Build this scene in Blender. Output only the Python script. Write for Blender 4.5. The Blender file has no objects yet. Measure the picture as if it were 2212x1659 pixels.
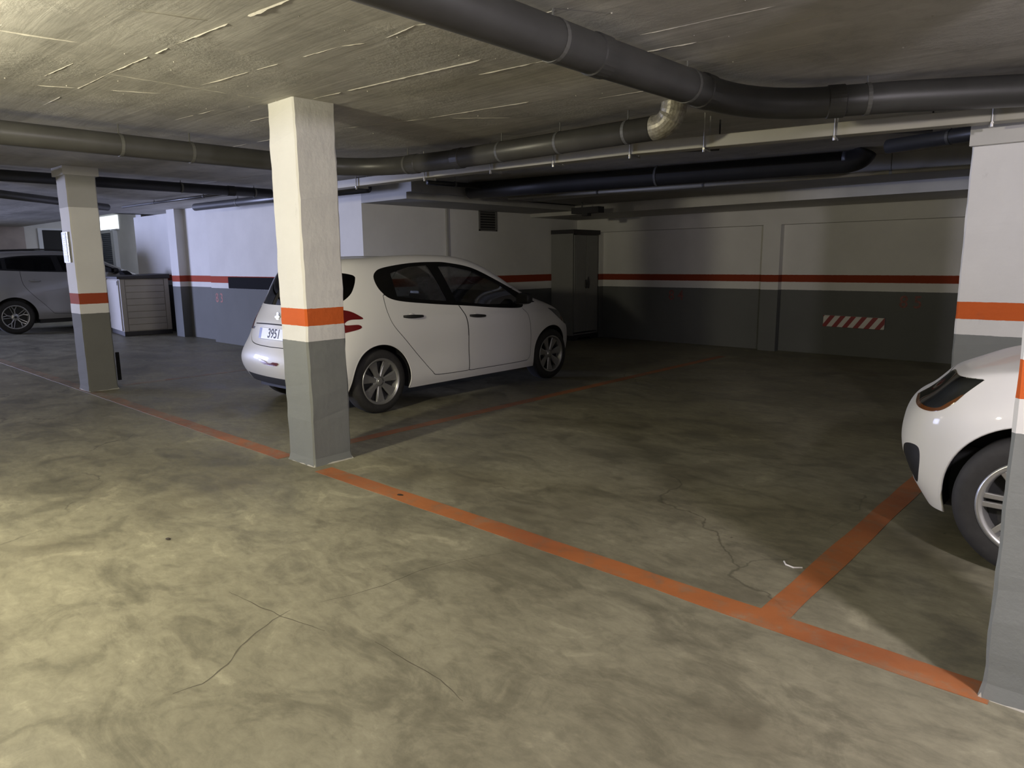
import bpy, bmesh, math, random
import numpy as np
from mathutils import Vector, Matrix, noise
random.seed(7)
SC = bpy.context.scene
COL = SC.collection
PI = math.pi

# ------------------------------------------------------------------ camera
cam_d = bpy.data.cameras.new('camera'); cam = bpy.data.objects.new('camera', cam_d); COL.objects.link(cam)
_r = Vector((0.73871, 0.67395, -0.0101)); _u = Vector((-0.10845, 0.13363, 0.98508)); _f = Vector((-0.66524, 0.72659, -0.17181))
cam.matrix_world = Matrix(((_r.x, _u.x, -_f.x, 0), (_r.y, _u.y, -_f.y, 0), (_r.z, _u.z, -_f.z, 1.40), (0, 0, 0, 1)))
cam_d.sensor_fit = 'HORIZONTAL'; cam_d.sensor_width = 36.0; cam_d.lens = 36.0 * 1519.9 / 2212.0
cam_d.clip_start = 0.02; cam_d.clip_end = 200
SC.camera = cam

# ------------------------------------------------------------------ world, view, lights
w = bpy.data.worlds.new('world'); SC.world = w; w.use_nodes = True
w.node_tree.nodes['Background'].inputs[0].default_value = (0.5, 0.6, 0.9, 1)
w.node_tree.nodes['Background'].inputs[1].default_value = 0.3
SC.view_settings.view_transform = 'Standard'; SC.view_settings.look = 'None'
SC.view_settings.exposure = 0.0; SC.view_settings.gamma = 1.0
SC.view_settings.use_curve_mapping = False
try:
    SC.cycles.max_bounces = 6; SC.cycles.sample_clamp_indirect = 4.0; SC.cycles.caustics_reflective = False; SC.cycles.caustics_refractive = False
except Exception: pass

def area(name, loc, target, sx, sy, power, color, spread=PI):
    l = bpy.data.lights.new(name, 'AREA'); l.shape = 'RECTANGLE'; l.size = sx; l.size_y = sy
    l.energy = power; l.color = color; l.spread = spread
    o = bpy.data.objects.new(name, l); COL.objects.link(o); o.location = loc
    d = Vector(target) - Vector(loc); o.rotation_euler = d.to_track_quat('-Z', 'Y').to_euler()
    return o
def lamp(name, loc, power, color, r=0.10):
    l = bpy.data.lights.new(name, 'POINT'); l.energy = power; l.color = color; l.shadow_soft_size = r
    o = bpy.data.objects.new(name, l); COL.objects.link(o); o.location = loc; return o
# the ceiling tubes over the aisle (beside and behind the photographer) and the daylight of the ramp mouth
lamp('lamp_light_warm', (-3.75, -0.25, 2.13), 300, (1.0, 0.925, 0.69))
lamp('lamp_light_cool', (1.1, 1.6, 2.13), 205, (1.0, 0.92, 0.99))
lamp('lamp_light_far', (-11.0, -0.8, 2.13), 60, (1.0, 0.88, 0.74))
area('daylight_ramp', (-22.7, -3.6, 1.25), (-11.5, 3.2, 1.2), 4.2, 2.3, 860, (0.56, 0.62, 1.0), math.radians(110))
area('daylight_lobby', (-20.0, 7.0, 2.9), (-21.0, 8.0, 1.0), 2.5, 1.2, 40, (0.8, 0.86, 1.0))

# ------------------------------------------------------------------ materials
def new_mat(name):
    m = bpy.data.materials.new(name); m.use_nodes = True
    return m, m.node_tree, m.node_tree.nodes, m.node_tree.links, m.node_tree.nodes['Principled BSDF']
def N(nt, t, **kw):
    n = nt.nodes.new(t)
    for k, v in kw.items(): setattr(n, k, v)
    return n
def noise_n(nt, vec, scale, detail=4, rough=0.55, dist=0.0):
    n = N(nt, 'ShaderNodeTexNoise'); n.inputs['Scale'].default_value = scale; n.inputs['Detail'].default_value = detail
    n.inputs['Roughness'].default_value = rough; n.inputs['Distortion'].default_value = dist
    nt.links.new(vec, n.inputs['Vector']); return n.outputs['Fac']
def ramp(nt, fac, stops, interp='LINEAR'):
    r = N(nt, 'ShaderNodeValToRGB'); r.color_ramp.interpolation = interp
    els = r.color_ramp.elements
    while len(els) < len(stops): els.new(0.5)
    for e, (p, c) in zip(els, stops):
        e.position = p; e.color = (c if len(c) == 4 else (*c, 1)) if not isinstance(c, (int, float)) else (c, c, c, 1)
    nt.links.new(fac, r.inputs['Fac']); return r.outputs['Color']
def mix(nt, fac, a, b, mode='MIX'):
    n = N(nt, 'ShaderNodeMix', data_type='RGBA', blend_type=mode)
    for sock, v in ((n.inputs['Factor'], fac), (n.inputs['A'], a), (n.inputs['B'], b)):
        if hasattr(v, 'links'): nt.links.new(v, sock)
        elif isinstance(v, (int, float)): sock.default_value = v if sock.type == 'VALUE' else (v, v, v, 1)
        else: sock.default_value = (*v, 1) if len(v) == 3 else v
    return n.outputs['Result']
def bump(nt, h, strength, dist, bsdf, prev=None):
    b = N(nt, 'ShaderNodeBump'); b.inputs['Strength'].default_value = strength; b.inputs['Distance'].default_value = dist
    nt.links.new(h, b.inputs['Height'])
    if prev is not None: nt.links.new(prev, b.inputs['Normal'])
    nt.links.new(b.outputs['Normal'], bsdf.inputs['Normal']); return b.outputs['Normal']
def geo_pos(nt): return N(nt, 'ShaderNodeNewGeometry').outputs['Position']
def mapped(nt, vec, scale=(1, 1, 1), rot=(0, 0, 0), loc=(0, 0, 0)):
    m = N(nt, 'ShaderNodeMapping'); m.inputs['Scale'].default_value = scale; m.inputs['Rotation'].default_value = rot; m.inputs['Location'].default_value = loc
    nt.links.new(vec, m.inputs['Vector']); return m.outputs['Vector']

def simple(name, col, rough=0.5, metal=0.0, spec=0.5, coat=0.0, nscale=0, namp=0.1, bstr=0.0, emit=None, estr=0.0):
    m, nt, nn, ll, b = new_mat(name)
    b.inputs['Base Color'].default_value = (*col, 1); b.inputs['Roughness'].default_value = rough
    b.inputs['Metallic'].default_value = metal; b.inputs['Specular IOR Level'].default_value = spec; b.inputs['Coat Weight'].default_value = coat
    b.inputs['Coat Roughness'].default_value = 0.05
    tc = N(nt, 'ShaderNodeTexCoord').outputs['Object']
    if nscale:
        f = noise_n(nt, tc, nscale, 5)
        c = ramp(nt, f, [(0.3, tuple(x * (1 - namp) for x in col)), (0.7, tuple(min(1, x * (1 + namp)) for x in col))])
        ll.new(c, b.inputs['Base Color'])
        if bstr: bump(nt, f, bstr, 0.004, b)
    if emit: b.inputs['Emission Color'].default_value = (*emit, 1); b.inputs['Emission Strength'].default_value = estr
    return m

def concrete_color(nt, pos):
    big = noise_n(nt, mapped(nt, pos, (1, 1, 1)), 0.55, 5, 0.6, 0.6)
    mid = noise_n(nt, mapped(nt, pos, (1.0, 1.6, 1), (0, 0, 0.5)), 2.2, 8, 0.68, 0.8)
    fine = noise_n(nt, pos, 14.0, 6, 0.7)
    c = ramp(nt, big, [(0.30, (0.150, 0.140, 0.098)), (0.48, (0.222, 0.208, 0.148)), (0.70, (0.300, 0.284, 0.205))])
    c = mix(nt, 0.75, c, ramp(nt, mid, [(0.32, 0.48), (0.44, 0.74), (0.50, 0.97), (0.60, 1.05), (0.66, 1.40)]), 'MULTIPLY')
    fl = noise_n(nt, mapped(nt, pos, (1.4, 2.6, 1), (0, 0, 0.3)), 7.5, 7, 0.72, 0.5)
    c = mix(nt, 0.55, c, ramp(nt, fl, [(0.36, 0.70), (0.52, 1.0), (0.68, 1.28)]), 'MULTIPLY')
    c = mix(nt, 0.35, c, ramp(nt, fine, [(0.3, 0.7), (0.7, 1.15)]), 'MULTIPLY')
    # oil and tyre stains inside the bays
    st = noise_n(nt, mapped(nt, pos, (1, 1, 1), (0, 0, 0), (7.3, 2.1, 0)), 1.1, 3, 0.5)
    c = mix(nt, ramp(nt, st, [(0.58, 0.0), (0.70, 0.55)]), c, (0.10, 0.088, 0.06))
    spots = N(nt, 'ShaderNodeTexVoronoi'); spots.inputs['Scale'].default_value = 2.3; nt.links.new(pos, spots.inputs['Vector'])
    c = mix(nt, ramp(nt, spots.outputs['Distance'], [(0.010, 0.8), (0.022, 0.0)]), c, (0.04, 0.035, 0.025))
    # hairline cracks: edges of a few large cells, broken up
    v = N(nt, 'ShaderNodeTexVoronoi', feature='DISTANCE_TO_EDGE'); v.inputs['Scale'].default_value = 0.33
    warp = N(nt, 'ShaderNodeVectorMath', operation='ADD'); nz = N(nt, 'ShaderNodeTexNoise'); nz.inputs['Scale'].default_value = 1.3; nz.inputs['Detail'].default_value = 6
    nt.links.new(pos, nz.inputs['Vector']); nt.links.new(pos, warp.inputs[0]); nt.links.new(nz.outputs['Color'], warp.inputs[1]); nt.links.new(warp.outputs[0], v.inputs['Vector'])
    crack = ramp(nt, v.outputs['Distance'], [(0.0, 1.0), (0.0016, 0.0)])
    br = ramp(nt, noise_n(nt, pos, 0.9, 2), [(0.5, 0.0), (0.56, 0.7)])
    c = mix(nt, mix(nt, 1.0, crack, br, 'MULTIPLY'), c, (0.06, 0.055, 0.04))
    return c, mid, fine

def floor_mat():
    m, nt, nn, ll, b = new_mat('polished_concrete'); pos = geo_pos(nt)
    c, mid, fine = concrete_color(nt, pos)
    ll.new(c, b.inputs['Base Color'])
    ll.new(ramp(nt, mid, [(0.3, 0.36), (0.7, 0.58)]), b.inputs['Roughness']); b.inputs['Specular IOR Level'].default_value = 0.4
    n1 = bump(nt, mid, 0.12, 0.01, b); bump(nt, fine, 0.10, 0.003, b, n1)
    return m
def line_mat():
    m, nt, nn, ll, b = new_mat('worn_orange_floor_paint'); pos = geo_pos(nt)
    c, mid, fine = concrete_color(nt, pos)
    wv = noise_n(nt, pos, 9.0, 6, 0.7); big = noise_n(nt, pos, 0.8, 2)
    sep = N(nt, 'ShaderNodeSeparateXYZ'); ll.new(pos, sep.inputs[0])
    # the paint is nearly gone on the driven-over stretch around and beyond the far pillar
    far = N(nt, 'ShaderNodeMapRange'); far.inputs['From Min'].default_value = -4.3; far.inputs['From Max'].default_value = -9.0; far.inputs['To Min'].default_value = 0.0; far.inputs['To Max'].default_value = 0.30
    ll.new(sep.outputs['X'], far.inputs['Value'])
    add = N(nt, 'ShaderNodeMath', operation='ADD'); ll.new(wv, add.inputs[0]); ll.new(far.outputs['Result'], add.inputs[1])
    wear = ramp(nt, add.outputs[0], [(0.50, 0.06), (0.80, 0.88)])
    oc = ramp(nt, big, [(0.35, (0.30, 0.095, 0.035)), (0.65, (0.47, 0.160, 0.045))])
    oc = mix(nt, 0.5, oc, ramp(nt, mid, [(0.3, 0.6), (0.6, 1.0)]), 'MULTIPLY')
    ll.new(mix(nt, wear, oc, c), b.inputs['Base Color']); b.inputs['Roughness'].default_value = 0.5
    bump(nt, fine, 0.1, 0.003, b); return m

WHITE = (0.74, 0.73, 0.70); ORANGE = (0.60, 0.125, 0.030); GREY = (0.215, 0.225, 0.215)
def banded(name, z0, z1, z2, white=WHITE, orange=ORANGE, grey=GREY, bstr=0.25, cap=None, dirt=0.0):
    """white / orange band / white strip / grey foot, by height above the floor"""
    m, nt, nn, ll, b = new_mat(name); pos = geo_pos(nt)
    sep = N(nt, 'ShaderNodeSeparateXYZ'); ll.new(pos, sep.inputs[0])
    wob = noise_n(nt, pos, 30, 2); mr = N(nt, 'ShaderNodeMath', operation='MULTIPLY_ADD'); mr.inputs[1].default_value = 0.006; ll.new(wob, mr.inputs[0]); ll.new(sep.outputs['Z'], mr.inputs[2])
    d = N(nt, 'ShaderNodeMath', operation='DIVIDE'); d.inputs[1].default_value = 3.0; ll.new(mr.outputs[0], d.inputs[0])
    o = 0.003
    stops = [(0.0, grey), ((z0 + o) / 3, white), ((z1 + o) / 3, orange), ((z2 + o) / 3, white)]
    if cap: stops.append(((cap + o) / 3, tuple(x * 0.62 for x in white)))  # shade near the pillar top, put into the white as a darker tone
    c = ramp(nt, d.outputs[0], stops, 'CONSTANT')
    n1 = noise_n(nt, pos, 1.7, 5, 0.6); c = mix(nt, 0.5, c, ramp(nt, n1, [(0.3, 0.86), (0.7, 1.06)]), 'MULTIPLY')
    if dirt:
        n2 = noise_n(nt, mapped(nt, pos, (1, 1, 0.5)), 9, 6, 0.75); c = mix(nt, ramp(nt, n2, [(0.62, 0.0), (0.78, dirt)]), c, (0.14, 0.12, 0.10))
    ll.new(c, b.inputs['Base Color']); b.inputs['Roughness'].default_value = 0.85; b.inputs['Specular IOR Level'].default_value = 0.12
    f1 = noise_n(nt, pos, 22, 5, 0.6); f2 = noise_n(nt, mapped(nt, pos, (1, 1, 0.35), (0, 0.3, 0)), 7, 3)
    p = bump(nt, f2, bstr * 0.6, 0.02, b); bump(nt, f1, bstr, 0.006, b, p)
    return m

def ceiling_mat():
    m, nt, nn, ll, b = new_mat('board_marked_concrete_ceiling'); pos = geo_pos(nt)
    a = noise_n(nt, mapped(nt, pos, (0.30, 2.0, 1)), 1.5, 4, 0.5, 0.3)   # streaks along the boards
    p2 = noise_n(nt, pos, 0.7, 4, 0.6); f = noise_n(nt, pos, 28, 6, 0.7)
    c = ramp(nt, a, [(0.3, (0.46, 0.445, 0.405)), (0.55, (0.56, 0.545, 0.50)), (0.75, (0.63, 0.61, 0.56))])
    bk = N(nt, 'ShaderNodeTexBrick'); bk.offset = 0.37; bk.inputs['Scale'].default_value = 1.0; bk.inputs['Brick Width'].default_value = 2.3; bk.inputs['Row Height'].default_value = 0.42; bk.inputs['Mortar Size'].default_value = 0.004
    bk.inputs['Color1'].default_value = (0, 0, 0, 1); bk.inputs['Color2'].default_value = (1, 1, 1, 1); bk.inputs['Mortar'].default_value = (0.5, 0.5, 0.5, 1); bk.inputs['Bias'].default_value = 0.0
    ll.new(mapped(nt, pos, (1, 1, 1), (0, 0, -0.05), (0.35, 0.2, 0)), bk.inputs['Vector'])
    c = mix(nt, 0.8, c, ramp(nt, bk.outputs['Color'], [(0.0, 0.80), (1.0, 1.10)]), 'MULTIPLY')
    c = mix(nt, 0.8, c, ramp(nt, p2, [(0.3, 0.72), (0.7, 1.12)]), 'MULTIPLY')
    st = noise_n(nt, mapped(nt, pos, (1, 1, 1), (0, 0, 0), (3.1, 5.7, 0)), 3.1, 7, 0.7, 1.2); c = mix(nt, 0.55, c, ramp(nt, st, [(0.38, 0.70), (0.55, 1.0)]), 'MULTIPLY')
    ll.new(c, b.inputs['Base Color']); b.inputs['Roughness'].default_value = 0.6; b.inputs['Specular IOR Level'].default_value = 0.3
    # board steps: each board sits a hair higher or lower
    vor = N(nt, 'ShaderNodeTexVoronoi', feature='F1'); vor.inputs['Scale'].default_value = 1.0; vor.inputs['Randomness'].default_value = 0.75
    ll.new(mapped(nt, pos, (0.4, 2.6, 0.0)), vor.inputs['Vector'])
    sepc = N(nt, 'ShaderNodeSeparateColor'); ll.new(vor.outputs['Color'], sepc.inputs[0])
    n0 = bump(nt, bk.outputs['Color'], 0.35, 0.010, b); a2 = noise_n(nt, mapped(nt, pos, (0.5, 5.0, 1), (0, 0, 0.06)), 2.0, 5, 0.6, 0.4); n1 = bump(nt, a2, 0.22, 0.02, b, n0)
    rough = noise_n(nt, pos, 1.3, 2); msk = mix(nt, 1.0, ramp(nt, rough, [(0.48, 0.0), (0.6, 1.0)]), f, 'MULTIPLY')
    n2 = bump(nt, msk, 0.55, 0.012, b, n1); bump(nt, f, 0.06, 0.003, b, n2)
    return m

def glass_tint(name, tint, rough=0.02, refl=0.9):
    m = bpy.data.materials.new(name); m.use_nodes = True; nt = m.node_tree; nt.nodes.clear()
    out = N(nt, 'ShaderNodeOutputMaterial'); mx = N(nt, 'ShaderNodeMixShader'); t = N(nt, 'ShaderNodeBsdfTransparent'); g = N(nt, 'ShaderNodeBsdfGlossy'); fr = N(nt, 'ShaderNodeFresnel')
    fr.inputs['IOR'].default_value = 1.45; t.inputs[0].default_value = (*tint, 1); g.inputs['Roughness'].default_value = rough; g.inputs['Color'].default_value = (refl,) * 3 + (1,)
    nt.links.new(fr.outputs[0], mx.inputs[0]); nt.links.new(t.outputs[0], mx.inputs[1]); nt.links.new(g.outputs[0], mx.inputs[2]); nt.links.new(mx.outputs[0], out.inputs[0])
    return m

M = dict(
    floor=floor_mat(), line=line_mat(), ceil=ceiling_mat(),
    pillar=banded('banded_pillar_paint', 0.865, 0.975, 1.095, bstr=0.35, dirt=0.25),
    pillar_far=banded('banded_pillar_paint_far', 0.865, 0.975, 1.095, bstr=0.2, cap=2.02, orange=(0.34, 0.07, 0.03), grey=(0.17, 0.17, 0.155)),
    wall_r=banded('banded_wall_paint_back', 0.93, 1.04, 1.15, bstr=0.12, orange=(0.27, 0.05, 0.022), grey=(0.15, 0.155, 0.148)),
    wall_v=banded('banded_wall_paint_side', 0.92, 1.05, 1.16, bstr=0.12, orange=(0.30, 0.055, 0.025), grey=(0.15, 0.155, 0.148)),
    wall_b=banded('banded_wall_paint_left', 0.97, 1.07, 1.185, bstr=0.12, orange=(0.38, 0.07, 0.04), grey=(0.17, 0.175, 0.17)),
    plain=simple('white_wall_paint', (0.70, 0.69, 0.68), 0.7, nscale=2, namp=0.06, bstr=0.1),
    pinkwall=simple('rough_pinkish_render', (0.42, 0.37, 0.36), 0.85, nscale=3, namp=0.12, bstr=0.3),
    greywall=simple('grey_concrete_beam', (0.36, 0.355, 0.33), 0.7, nscale=3, namp=0.1, bstr=0.15),
    beam=simple('pale_painted_beam', (0.52, 0.51, 0.47), 0.6, nscale=3, namp=0.08, bstr=0.1),
    pipe=simple('dark_grey_plastic_pipe', (0.050, 0.050, 0.047), 0.42, nscale=4, namp=0.15),
    pipe2=simple('grey_plastic_pipe', (0.060, 0.059, 0.056), 0.38, nscale=4, namp=0.15),
    black_pipe=simple('black_pipe', (0.015, 0.015, 0.015), 0.5, nscale=5, namp=0.2),
    duct=simple('ivory_cable_duct', (0.36, 0.345, 0.285), 0.45, nscale=3, namp=0.05),
    fin=simple('bare_mortar_fin', (0.46, 0.44, 0.385), 0.8, nscale=20, namp=0.15, bstr=0.3),
    foil=simple('crumpled_tape_wrap', (0.30, 0.28, 0.22), 0.4, 0.3, nscale=30, namp=0.4, bstr=1.0),
    hang=simple('dull_dark_steel', (0.13, 0.13, 0.12), 0.6, 0.3),
    steel=simple('zinc_steel', (0.45, 0.44, 0.40), 0.4, 0.8),
    paint=simple('white_car_paint', (0.76, 0.755, 0.73), 0.45, 0, 0.3, coat=0.2, nscale=0.8, namp=0.015),
    paint_silver=simple('pale_silver_car_paint', (0.33, 0.33, 0.33), 0.3, 0.2, 0.5, coat=0.7, nscale=0.8, namp=0.02),
    blackgloss=simple('gloss_black_trim', (0.006, 0.006, 0.006), 0.18),
    blackplastic=simple('black_grained_plastic', (0.014, 0.014, 0.015), 0.6, nscale=60, namp=0.2),
    seam=simple('panel_gap_black', (0.02, 0.02, 0.02), 0.8),
    interior=simple('dark_cabin_cloth', (0.016, 0.016, 0.017), 0.85, nscale=30, namp=0.2),
    seatlight=simple('grey_seat_plastic', (0.16, 0.16, 0.155), 0.6),
    glass=glass_tint('tinted_car_glass', (0.50, 0.51, 0.48)),
    glassdark=glass_tint('privacy_car_glass', (0.05, 0.05, 0.05)),
    lens=glass_tint('clear_lamp_lens', (0.86, 0.88, 0.9)),
    lampbowl=simple('lamp_housing_grey', (0.075, 0.078, 0.082), 0.35, 0.5),
    chrome=simple('chrome', (0.75, 0.75, 0.74), 0.18, 1.0),
    amber=simple('amber_lens', (0.13, 0.045, 0.012), 0.2, 0, 0.6, coat=0.6),
    redlens=simple('dark_red_tail_lens', (0.13, 0.006, 0.008), 0.12, 0, 0.6, coat=1.0),
    tyre=simple('tyre_rubber', (0.022, 0.021, 0.020), 0.75, nscale=30, namp=0.2),
    rim=simple('silver_wheel_cover', (0.42, 0.42, 0.41), 0.32, 0.75),
    rimgrey=simple('satin_alloy', (0.50, 0.50, 0.48), 0.3, 0.7),
    rimdark=simple('dark_wheel_back', (0.02, 0.02, 0.02), 0.7),
    plate=simple('reflective_plate_white', (0.80, 0.82, 0.86), 0.35),
    plateblue=simple('plate_blue_strip', (0.02, 0.05, 0.28), 0.4),
    ink=simple('black_ink', (0.012, 0.012, 0.012), 0.6),
    paper=simple('white_paper_notice', (0.72, 0.74, 0.78), 0.6),
    papergrey=simple('grey_plastic_sleeve', (0.38, 0.39, 0.42), 0.4),
    stencil=simple('faded_red_stencil_paint', (0.30, 0.085, 0.060), 0.7, nscale=25, namp=0.45), stencil2=simple('worn_red_stencil_paint', (0.24, 0.095, 0.08), 0.7, nscale=25, namp=0.3),
    boxbeige=simple('beige_resin_panel', (0.40, 0.375, 0.33), 0.6, nscale=4, namp=0.05),
    boxdark=simple('charcoal_resin_lid', (0.035, 0.033, 0.035), 0.6, nscale=8, namp=0.1),
    cab=simple('grey_resin_cabinet', (0.25, 0.25, 0.235), 0.6, nscale=3, namp=0.05),
    foam=simple('black_foam_pad', (0.007, 0.007, 0.008), 0.9, 0, 0.1, nscale=30, namp=0.2),
    hred=simple('hazard_red', (0.26, 0.012, 0.018), 0.5), hwhite=simple('hazard_white', (0.72, 0.69, 0.66), 0.5),
    shutter=simple('grey_shutter_slats', (0.16, 0.18, 0.23), 0.5), frame=simple('white_door_frame', (0.72, 0.74, 0.80), 0.5),
    void=simple('dark_doorway_panel', (0.012, 0.012, 0.014), 0.7),
    daywin=simple('daylit_window_pane', (0.8, 0.85, 0.9), 0.3, emit=(0.86, 0.94, 1.0), estr=1.5),
    tube=simple('lamp_tube', (0.9, 0.9, 0.85), 0.4, emit=(1.0, 0.9, 0.7), estr=3.0),
    crack=simple('crack_dirt', (0.10, 0.09, 0.063), 0.9),
    vent=simple('grey_vent_metal', (0.16, 0.155, 0.145), 0.5), grime=simple('dry_leaf_brown', (0.03, 0.022, 0.015), 0.8),
)

# ------------------------------------------------------------------ helpers
def obj(name, verts, faces, mat, parent=None, smooth=False, bevel=0, seg=2):
    me = bpy.data.meshes.new(name); me.from_pydata([tuple(map(float, v)) for v in verts], [], [tuple(int(i) for i in f) for f in faces]); me.update()
    if mat: me.materials.append(mat)
    o = bpy.data.objects.new(name, me); COL.objects.link(o)
    if parent: o.parent = parent
    if smooth:
        me.polygons.foreach_set('use_smooth', [True] * len(me.polygons))
    if bevel:
        b = o.modifiers.new('b', 'BEVEL'); b.width = bevel; b.segments = seg; b.limit_method = 'ANGLE'; b.angle_limit = 0.7
    return o
class MB:
    def __init__(s): s.v = []; s.f = []
    def add(s, v, f):
        n = len(s.v); s.v += [tuple(x) for x in v]; s.f += [tuple(i + n for i in q) for q in f]; return s
    def box(s, x0, x1, y0, y1, z0, z1, mat=None):
        v = [(x, y, z) for x in (x0, x1) for y in (y0, y1) for z in (z0, z1)]
        if mat is not None: v = [mat @ Vector(p) for p in v]
        return s.add(v, [(0, 1, 3, 2), (4, 6, 7, 5), (0, 4, 5, 1), (2, 3, 7, 6), (0, 2, 6, 4), (1, 5, 7, 3)])
    def tube(s, pts, r, n=20, cap=True):
        """round tube along a polyline; r may be a list"""
        P = [Vector(p) for p in pts]; rings = []; up = Vector((0, 0, 1)); rr = r if isinstance(r, (list, tuple)) else [r] * len(P)
        base = len(s.v)
        t0 = (P[1] - P[0]).normalized(); a = t0.cross(up)
        if a.length < 1e-3: a = t0.cross(Vector((1, 0, 0)))
        a.normalize()
        for i, p in enumerate(P):
            t = (P[min(i + 1, len(P) - 1)] - P[max(i - 1, 0)]).normalized()
            a = (a - t * a.dot(t)).normalized(); b = t.cross(a)
            s.v += [tuple(p + (a * math.cos(2 * PI * k / n) + b * math.sin(2 * PI * k / n)) * rr[i]) for k in range(n)]
        for i in range(len(P) - 1):
            for k in range(n):
                q = base + i * n; s.f.append((q + k, q + (k + 1) % n, q + n + (k + 1) % n, q + n + k))
        if cap:
            s.f.append(tuple(base + k for k in range(n))[::-1]); s.f.append(tuple(base + (len(P) - 1) * n + k for k in range(n)))
        return s
    def lathe(s, prof, n=48, axis='y', closed=False, c=(0, 0, 0)):
        """prof: list of (radius, offset along axis)"""
        base = len(s.v); m = len(prof)
        for k in range(n):
            a = 2 * PI * k / n
            for (r, h) in prof:
                s.v.append((c[0] + r * math.cos(a), c[1] + h, c[2] + r * math.sin(a)) if axis == 'y' else (c[0] + r * math.cos(a), c[1] + r * math.sin(a), c[2] + h))
        for k in range(n):
            for j in range(m - 1 + (1 if closed else 0)):
                a0 = base + k * m + j; a1 = base + k * m + (j + 1) % m; b0 = base + ((k + 1) % n) * m + j; b1 = base + ((k + 1) % n) * m + (j + 1) % m
                s.f.append((a0, b0, b1, a1))
        return s
    def prism(s, poly, t0, t1, plane='xz'):
        """polygon extruded along the remaining axis"""
        n = len(poly)
        P = (lambda a, b, t: (a, t, b)) if plane == 'xz' else ((lambda a, b, t: (t, a, b)) if plane == 'yz' else (lambda a, b, t: (a, b, t)))
        v = [P(a, b, t0) for a, b in poly] + [P(a, b, t1) for a, b in poly]
        f = [tuple(range(n))[::-1], tuple(range(n, 2 * n))] + [(i, (i + 1) % n, n + (i + 1) % n, n + i) for i in range(n)]
        return s.add(v, f)
    def build(s, name, mat, parent=None, **k): return obj(name, s.v, s.f, mat, parent, **k)
def box(name, x0, x1, y0, y1, z0, z1, mat, parent=None, **k): return MB().box(x0, x1, y0, y1, z0, z1).build(name, mat, parent, **k)
def empty(name, loc=(0, 0, 0), rz=0.0):
    o = bpy.data.objects.new(name, None); COL.objects.link(o); o.location = loc; o.rotation_euler = (0, 0, rz); o.empty_display_size = 0.1
    return o
def tag(o, label=None, cat=None, group=None, kind=None):
    if label: o['label'] = label
    if cat: o['category'] = cat
    if group: o['group'] = group
    if kind: o['kind'] = kind
    return o
def struct(o): o['kind'] = 'structure'; return o
def text_mesh(name, body, size, mat, parent, mw, depth=0.0006, align='CENTER', sx=1.0):
    cu = bpy.data.curves.new('txt', 'FONT'); cu.body = body; cu.size = size; cu.extrude = depth; cu.align_x = align; cu.align_y = 'CENTER'; cu.offset = size * 0.012
    t = bpy.data.objects.new('txt', cu); COL.objects.link(t); bpy.context.view_layer.update()
    me = bpy.data.meshes.new_from_object(t.evaluated_get(bpy.context.evaluated_depsgraph_get()))
    bpy.data.objects.remove(t); me.transform(mw @ Matrix.Diagonal((sx, 1, 1, 1))); me.materials.clear(); me.materials.append(mat)
    o = bpy.data.objects.new(name, me); COL.objects.link(o)
    if parent: o.parent = parent
    return o
def arc(p0, p1, p2, n=8):
    """quadratic corner"""
    p0, p1, p2 = Vector(p0), Vector(p1), Vector(p2)
    return [p0 * (1 - t) ** 2 + p1 * 2 * t * (1 - t) + p2 * t * t for t in [i / n for i in range(n + 1)]]

# ------------------------------------------------------------------ the room
CZ = 2.45
struct(box('floor', -27, 4.2, -9.2, 14, -0.3, 0, M['floor']))
FL = bpy.data.objects['floor']
def line(x0, x1, y0, y1, label):
    # paint film with slightly ragged edges
    L = max(x1 - x0, y1 - y0); n = max(4, int(L / 0.08)); v = []; f = []; alongx = (x1 - x0) > (y1 - y0)
    for i in range(n + 1):
        t = i / n
        for s in (0, 1):
            j = (noise.noise(Vector((t * L * 3.1, s * 9.0, x0 + y0))) * 0.006)
            v.append((x0 + (x1 - x0) * t, (y0, y1)[s] + j, 0.0016) if alongx else ((x0, x1)[s] + j, y0 + (y1 - y0) * t, 0.0016))
    m = len(v); v += [(a, b, 0.0) for a, b, c in v]
    for i in range(n):
        a = 2 * i; f.append((a, a + 2, a + 3, a + 1) if alongx else (a, a + 1, a + 3, a + 2)); f.append((a, m + a, m + a + 2, a + 2)); f.append((a + 1, a + 3, m + a + 3, m + a + 1))
    o = obj('parking_line', v, f, M['line'], FL); o['label'] = label; return o
line(-20.0, -4.60, 2.50, 2.625, 'worn red parking line running left of the central pillar')
line(-4.12, -0.26, 2.50, 2.635, 'bright orange line across the mouth of the empty bay')
line(-1.055, -0.935, 2.636, 8.8, 'orange divider line running under the right car')
line(-4.68, -4.57, 2.95, 9.6, 'faded orange divider line behind the central pillar')
line(-9.0, -8.9, 2.95, 5.6, 'nearly gone divider line behind the far pillar')

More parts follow.
